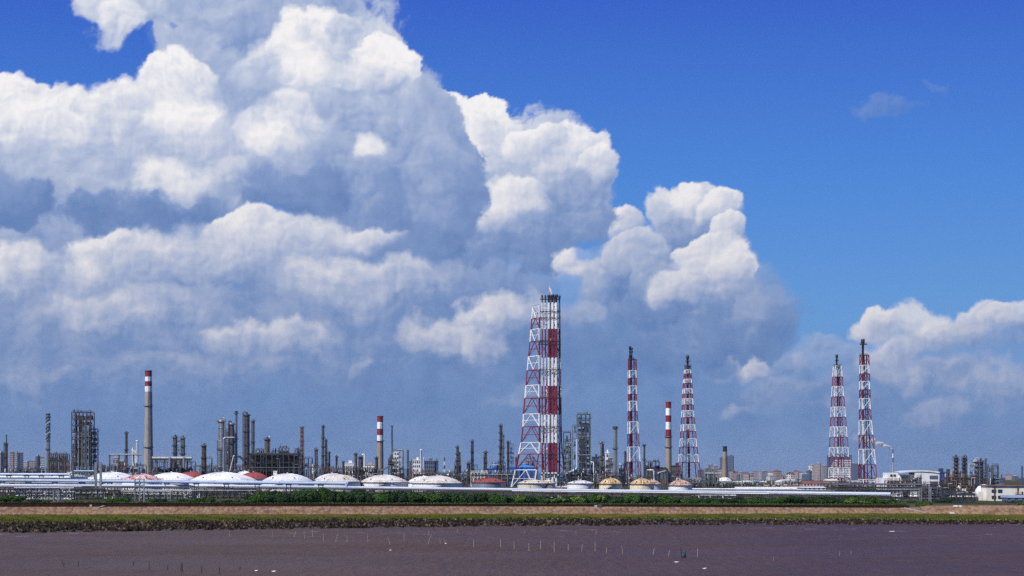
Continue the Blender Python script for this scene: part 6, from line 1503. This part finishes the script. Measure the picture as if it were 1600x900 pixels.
LM = [(385, 'hedge start'), (400, 'big dark column'), (417, 'stubby brown column'), (434, 'furnace block'), (450, 'dome with the cabin'), (471, 'pale lattice mast'), (486, 'blue-grey open frame'), (505, 'tall thin dark column'), (526, 'white dome before the thin dark columns'), (541, 'end of the upper thick pipe'), (556, 'dark column by the white workshop'), (575, 'second white workshop'), (594, 'red and white banded chimney'), (612, 'thin pale stack'), (629, 'raised grey platform'), (651, 'white office block'), (671, 'dark slate office block'), (694, 'thin aerial mast'), (716, 'close grey pair of columns'), (737, 'wide-capped column'), (760, 'red-roofed tank'), (783, 'tallest dark column'), (808, 'left foot of the great flare'), (832, 'stained cream tank'), (850, 'middle of the great flare'), (868, 'riser bundle of the great flare'), (886, 'grey-green structure'), (907, 'clean white tank'), (925, 'low dense grey unit'), (940, 'white-headed columns'), (961, 'thick grey stack'), (982, 'second flare'), (1003, 'second yellow rusty tank'), (1022, 'white pipe bend'), (1044, 'three-banded chimney'), (1062, 'white tank with pink rusty roof'), (1080, 'tapering flare'), (1098, 'blue-grey city block'), (1115, 'stepped slate tower'), (1133, 'sooty-topped chimney'), (1150, 'left green tank'), (1174, 'middle green tank'), (1193, 'right green tank'), (1212, 'left end of the white hall'), (1232, 'middle of the white hall'), (1252, 'right end of the white hall'), (1272, 'tall pinkish apartments'), (1296, 'peach gabled house'), (1311, 'slender flare'), (1330, 'slate tower by the rightmost flare'), (1350, 'rightmost flare'), (1372, 'far smoke'), (1394, 'far smoking chimney')]
def near(q):
    p, n_ = min(LM, key=lambda a: abs(a[0] - q)); d = q - p
    return ('just left of' if d < -3.5 else 'just right of' if d > 3.5 else 'directly below') + ' the ' + n_
HG = [(385, 560, 'the tall hedge before the furnace block'), (560, 720, 'the hedge below the banded chimney'), (720, 860, 'the hedge below the great flare'), (860, 1080, 'the hedge below the rusty tanks'), (1080, 1240, 'the hedge in front of the green tanks'), (1240, 1400, 'the hedge below the two rightmost flares')]
px = 388.0
while px < 1396:
    for rowi, Yh in enumerate((522, 541)):
        q = px + (rowi * 7) + rt.uniform(-3, 3); yt = hedge_top(q) + rt.choice((-1.8, -.6, .4, 1.6, 3.2)) + rt.uniform(-.6, .6) + (1.5 if rowi == 0 else 0)
        mt = 'leaf'
        if 835 < q < 905 and rowi == 0 and rt.random() < .7: mt = 'leaflight'
        elif q > 800 and rowi == 0 and rt.random() < .18: mt = 'leaflight'
        elif sin(q * .045) + sin(q * .11 + 2) > .5 or rt.random() < (.3 if rowi else .15): mt = 'leafdark'
        g = [c for a, b, c in HG if a <= q < b] or [HG[0][2] if q < 500 else HG[-1][2]]
        colr = {'leaf': 'dark green', 'leaflight': 'yellow-green', 'leafdark': 'blackish green'}[mt]
        lb = f'{colr} {("front", "rear")[rowi]} hedge tree {near(q)}'
        tree(q, Yh, yt, rt.uniform(20, 40), mt, lb, 'trees of the long hedge behind the wall')
    px += 13.5
# lower shrubs at the left and right ends
for i, (q, yt, w, mt, lb) in enumerate([(-6, 776, 44, 'leaf', 'round green shrub at the very left edge behind the wall'), (22, 774.5, 46, 'leaf', 'wide green shrub near the left edge, second from it'), (52, 779, 34, 'leafdark', 'low dark shrub behind the wall left of the small grey portal'), (70, 782, 26, 'leaf', 'smallest low shrub beside the small grey portal'),
      (178, 777, 26, 'leaf', 'green shrub below the pair of tall grey posts'), (196, 776.5, 30, 'leaf', 'green shrub left of the three-post portal'), (240, 779, 30, 'leaf', 'low shrub right of the three-post portal'), (256, 778.5, 24, 'leafdark', 'low dark shrub next to the small three-post portal'),
      (284, 780, 30, 'leafdark', 'low dark shrub below the low pipe rack'), (312, 776.5, 32, 'leaf', 'green shrub under the largest white tank, left one'), (330, 776, 28, 'leaf', 'green shrub under the largest white tank, right one'), (352, 781, 30, 'leafdark', 'low dark shrub before the hedge begins'), (372, 780, 28, 'leaf', 'low green shrub at the left end of the hedge'),
      (1406, 783, 20, 'leaf', 'low shrub just right of the long hedge'), (1422, 782, 22, 'leaf', 'low shrub behind the end of the dark wall'), (1468, 781, 26, 'leafdark', 'dark shrub right of the double posts'), (1480, 780, 26, 'leaf', 'green shrub below the busy process unit'), (1500, 785, 24, 'leaf', 'flat green shrub behind the larger white slab'),
      (1515, 786, 22, 'leafdark', 'flat dark shrub below the white dome'), (1560, 786, 20, 'leaf', 'small shrub before the works building'), (1583, 783, 28, 'leaf', 'green shrub before the blue-grey shed'), (1604, 783, 28, 'leafdark', 'dark shrub at the right edge before the shed')]):
    tree(q, 545, yt, w, mt, lb, None, 'shrub', 'shrub')
# ================================================================ bamboo stakes in the water
def stake(px, y0, y1, lean, m, label, group, name='bamboo_stake'):
    """y0 top row, y1 waterline row, lean in pixels at the top"""
    Y = (CH - 0) * F / (y1 - HZ); s = Y / F; L = (y1 - y0) * s; b = MB(); n = 4; r = .042 if m == 'stake' else .05; pr = (0, 0, -.8)
    for i in range(1, n + 1):
        f = i / n; p = (lean * s * f ** 1.3, 0, L * f); b.bar(pr, p, r * (1.15 - .4 * f), 6, True, r * (1.1 - .4 * f)); b.lathe([(r * 1.05, p[2] - .03), (r * 1.3, p[2]), (r * 1.05, p[2] + .03)], 6, p[0], 0, cap=False) if i < n else None; pr = p
    me = b.mesh(name, M[m]); o = bpy.data.objects.new(name, me); COL.objects.link(o); o.location = (X(px, Y), Y, 0); tagit(o, label, 'stake', group); return o
pale = 'thin upright pale bamboo stake standing in the brown water'
for (px, y0, y1, ln) in [(358.5, 829, 839, 0), (425.5, 829, 840, 0), (459.5, 832, 840, 2), (475.8, 830, 842, -.6), (488.3, 827, 839, 0), (505.5, 833, 846, -.4), (542.5, 836, 847, 0), (575, 834, 847, -1), (631.5, 832, 844, 0), (670, 829, 836, 0), (688, 839, 850, -.5), (740.5, 842, 855, -1), (782, 842, 855, 0), (714.5, 826, 832, 0),
                         (744.5, 826, 830, 0), (803.5, 846, 858, -.5), (826.5, 848, 861, 0), (844.5, 844, 858, 0), (866, 846, 863, 0), (888, 850, 860, 0), (909, 850, 862, 1), (930, 846, 861, 0), (948, 856, 864, 0), (900, 829, 834, 0), (931.5, 829, 835, 0), (820, 828, 833, 0), (1090, 856, 870, 0), (1208.5, 869, 876, 0), (1312, 862, 868, 0), (1330, 860, 866, 0)]:
    stake(px, y0, y1, ln, 'stake', ('short' if y1 - y0 < 9 else 'thin') + ' upright pale water stake ' + near(px) if px > 384 else pale, 'upright pale stakes in the water')
for (px, y0, y1, ln, lb) in [(460, 830, 839, 3, 'pale stake leaning right, left of the leaning pair'), (524.5, 834, 847, 4, 'pale stake leaning right in the water below the thin dark columns'), (609.5, 838, 851, -4.5, 'pale stake leaning left below the banded chimney'), (669, 835, 851, 5, 'tall pale stake leaning right left of the forked stakes'),
                             (696, 841, 849, -3, 'short pale stake leaning left with debris at its foot'), (973.5, 852, 866, -2.5, 'pale stake leaning left below the second flare'), (1020.5, 856, 867, 2, 'pale stake leaning right before the dark tripod marker'), (1044.5, 860, 869, 2, 'short thin stake leaning right next to the dark tripod marker')]:
    stake(px, y0, y1, ln, 'stake', lb, None)
dk = 'short dark stake standing in the water near the bottom left'
for (px, y0, y1, ln) in [(97.5, 875, 880, -.4), (99.8, 878, 885, 0), (122, 877, 884, .5), (208.3, 877, 883, 0), (233, 876, 889, 0), (262, 884, 890, 0), (282.5, 880, 892, 1), (285, 879, 893, -.5), (315, 884, 894, 0), (342.5, 885, 897, .5), (375, 885, 890, 0)]:
    stake(px, y0, y1, ln, 'stakedark', dk, 'short dark stakes near the bottom left', 'wooden_stake')
def tripod():
    px, y = 1068, 871; Y = CH * F / (y - HZ); t = thing('marker_tripod', 'small dark teal tripod marker standing in the brown water', 'marker', px, Y, z=0); s = Y / F
    for i, (x, tx, h) in enumerate(((-.25, -.42, 1.35), (.05, .0, .8), (.22, .34, 1.3))): part('leg', MB().bar((x, 0, -.5), (tx, (i - 1) * .15, h), .09, 6, True, .06), 'tealdark', t)
    part('net_bundle', MB().lathe([(.05, -.2), (.34, 0), (.38, .3), (.22, .6), (.05, .7)], 8), 'tealdark', t)
tripod()
for i, (px, y, w, lb) in enumerate([(428, 893, 1.0, 'white scrap of debris floating at the bottom left of centre'), (400.5, 892, .7, 'small white scrap floating left of the debris at the bottom'), (696.5, 849.5, .6, 'white scrap caught at the foot of a leaning stake'), (610, 860, .6, 'tiny pale scrap floating below the banded chimney'), (1101, 888.5, 1.0, 'yellowish scrap floating at the bottom right of the dark marker'),
                                   (1057, 878.5, 1.1, 'thin pale scrap floating just below the dark marker'), (1394, 830.5, 2.2, 'pale strip of foam and debris near the stones at right'), (1266, 880, 1.2, 'dark twig floating at the lower right')]):
    Y = CH * F / (y - HZ); o = MB(); rr = random.Random(i); w *= .62; o.lathe([(w * .30, -.05), (w * .34, .03), (w * .16, .10), (.03, .13)], 7); o.bar((-w * .5, 0, .05), (w * .45, .1, .12), .05, 5)
    me = o.mesh('floating_scrap', M['dark' if 'twig' in lb else 'cream' if 'yellow' in lb else 'white']); ob = bpy.data.objects.new('floating_scrap', me); COL.objects.link(ob); ob.location = (X(px, Y), Y, 0); ob.scale = (1, .6, .7); tagit(ob, lb, 'debris')
# ================================================================ far smoke stack with a drifting plume
def smoke():
    Y = 4200; s = Y / F; t = thing('chimney', 'far hazy thin chimney giving off smoke, right of the rightmost flare', 'chimney', 1395.2, Y); H = Z(702, Y) - GZ
    zz = [H, H * .86, H * .72, H * .58, 0]
    for i in range(4): part('white_band' if i % 2 else 'blue_band', MB().lathe([(1.0 * s + .2 * i, zz[i + 1]), (.9 * s + .2 * i, zz[i])], 14), ('navy3', 'white', 'navy3', 'greyren')[i], t)
    m = bpy.data.materials.new('smoke'); m.use_nodes = True; nt = m.node_tree; nt.nodes.clear(); k = N(nt)
    tc = k.new('ShaderNodeTexCoord').outputs['Object']; n = k.noise(tc, .02, 5.0, .65); x = k.sep(tc)[0]
    df = k.new('ShaderNodeBsdfDiffuse'); k.put(df, 0, (.85, .85, .86, 1)); tl = k.new('ShaderNodeBsdfTranslucent'); k.put(tl, 0, (.85, .85, .88, 1)); m1 = k.new('ShaderNodeMixShader'); k.put(m1, 0, .5); k.put(m1, 1, df.outputs[0]); k.put(m1, 2, tl.outputs[0])
    lw = k.new('ShaderNodeLayerWeight'); k.put(lw, 'Blend', .35); face = k.m('SUBTRACT', 1.0, lw.outputs['Facing'])
    al = k.m('MULTIPLY', k.m('MULTIPLY', k.mr(n, .12, .42), k.m('POWER', face, .8)), k.mr(x, -78.0 * s, -4.0 * s, .03, 1.0)); tr = k.new('ShaderNodeBsdfTransparent'); mx = k.new('ShaderNodeMixShader')
    k.put(mx, 0, al); k.put(mx, 1, tr.outputs[0]); k.put(mx, 2, m1.outputs[0]); o = k.new('ShaderNodeOutputMaterial'); nt.links.new(mx.outputs[0], o.inputs[0]); M['smoke'] = m
    b = MB(); n_ = 20; M_ = 46; vs = []
    for i in range(M_ + 1):
        f = i / M_; px = 1395.0 - 80 * f; py = 701.5 - 25 * f ** .8; r = (1.1 + 7.0 * f ** .75) * s * (1 if i else .4)
        for j in range(n_):
            a = 2 * pi * j / n_; q = r * (1 + .35 * sin(i * .9 + 2 * a) + .25 * sin(i * 1.7 + a * 3 + 1) + .15 * sin(i * 2.9 - a * 5)); vs.append(((px - 1395.2) * s, q * sin(a), Z(py, Y) - Z(701, Y) + q * cos(a)))
    b.add(vs, [(i * n_ + j, i * n_ + (j + 1) % n_, (i + 1) * n_ + (j + 1) % n_, (i + 1) * n_ + j) for i in range(M_) for j in range(n_)], True)
    me = b.mesh('smoke_plume', m); ob = bpy.data.objects.new('smoke_plume', me); COL.objects.link(ob); ob.location = (X(1395.2, Y), Y, Z(701, Y)); tagit(ob, 'thin white smoke plume drifting left from the far thin chimney', 'smoke'); ob['kind'] = 'stuff'
smoke()
# ================================================================ air
def haze():
    b = MB().box(0, 8200, -3.0, 23000, 17600, 218); m = bpy.data.materials.new('haze'); m.use_nodes = True; nt = m.node_tree; nt.nodes.clear(); k = N(nt)
    v = k.new('ShaderNodeVolumePrincipled'); k.put(v, 'Color', (.78, .87, 1.0, 1)); k.put(v, 'Density', HAZE); k.put(v, 'Anisotropy', .2); o = k.new('ShaderNodeOutputMaterial'); nt.links.new(v.outputs[0], o.inputs[1])
    me = b.mesh('haze', m); ob = bpy.data.objects.new('haze', me); COL.objects.link(ob); ob['kind'] = 'stuff'
HAZE = 2.2e-5
haze()
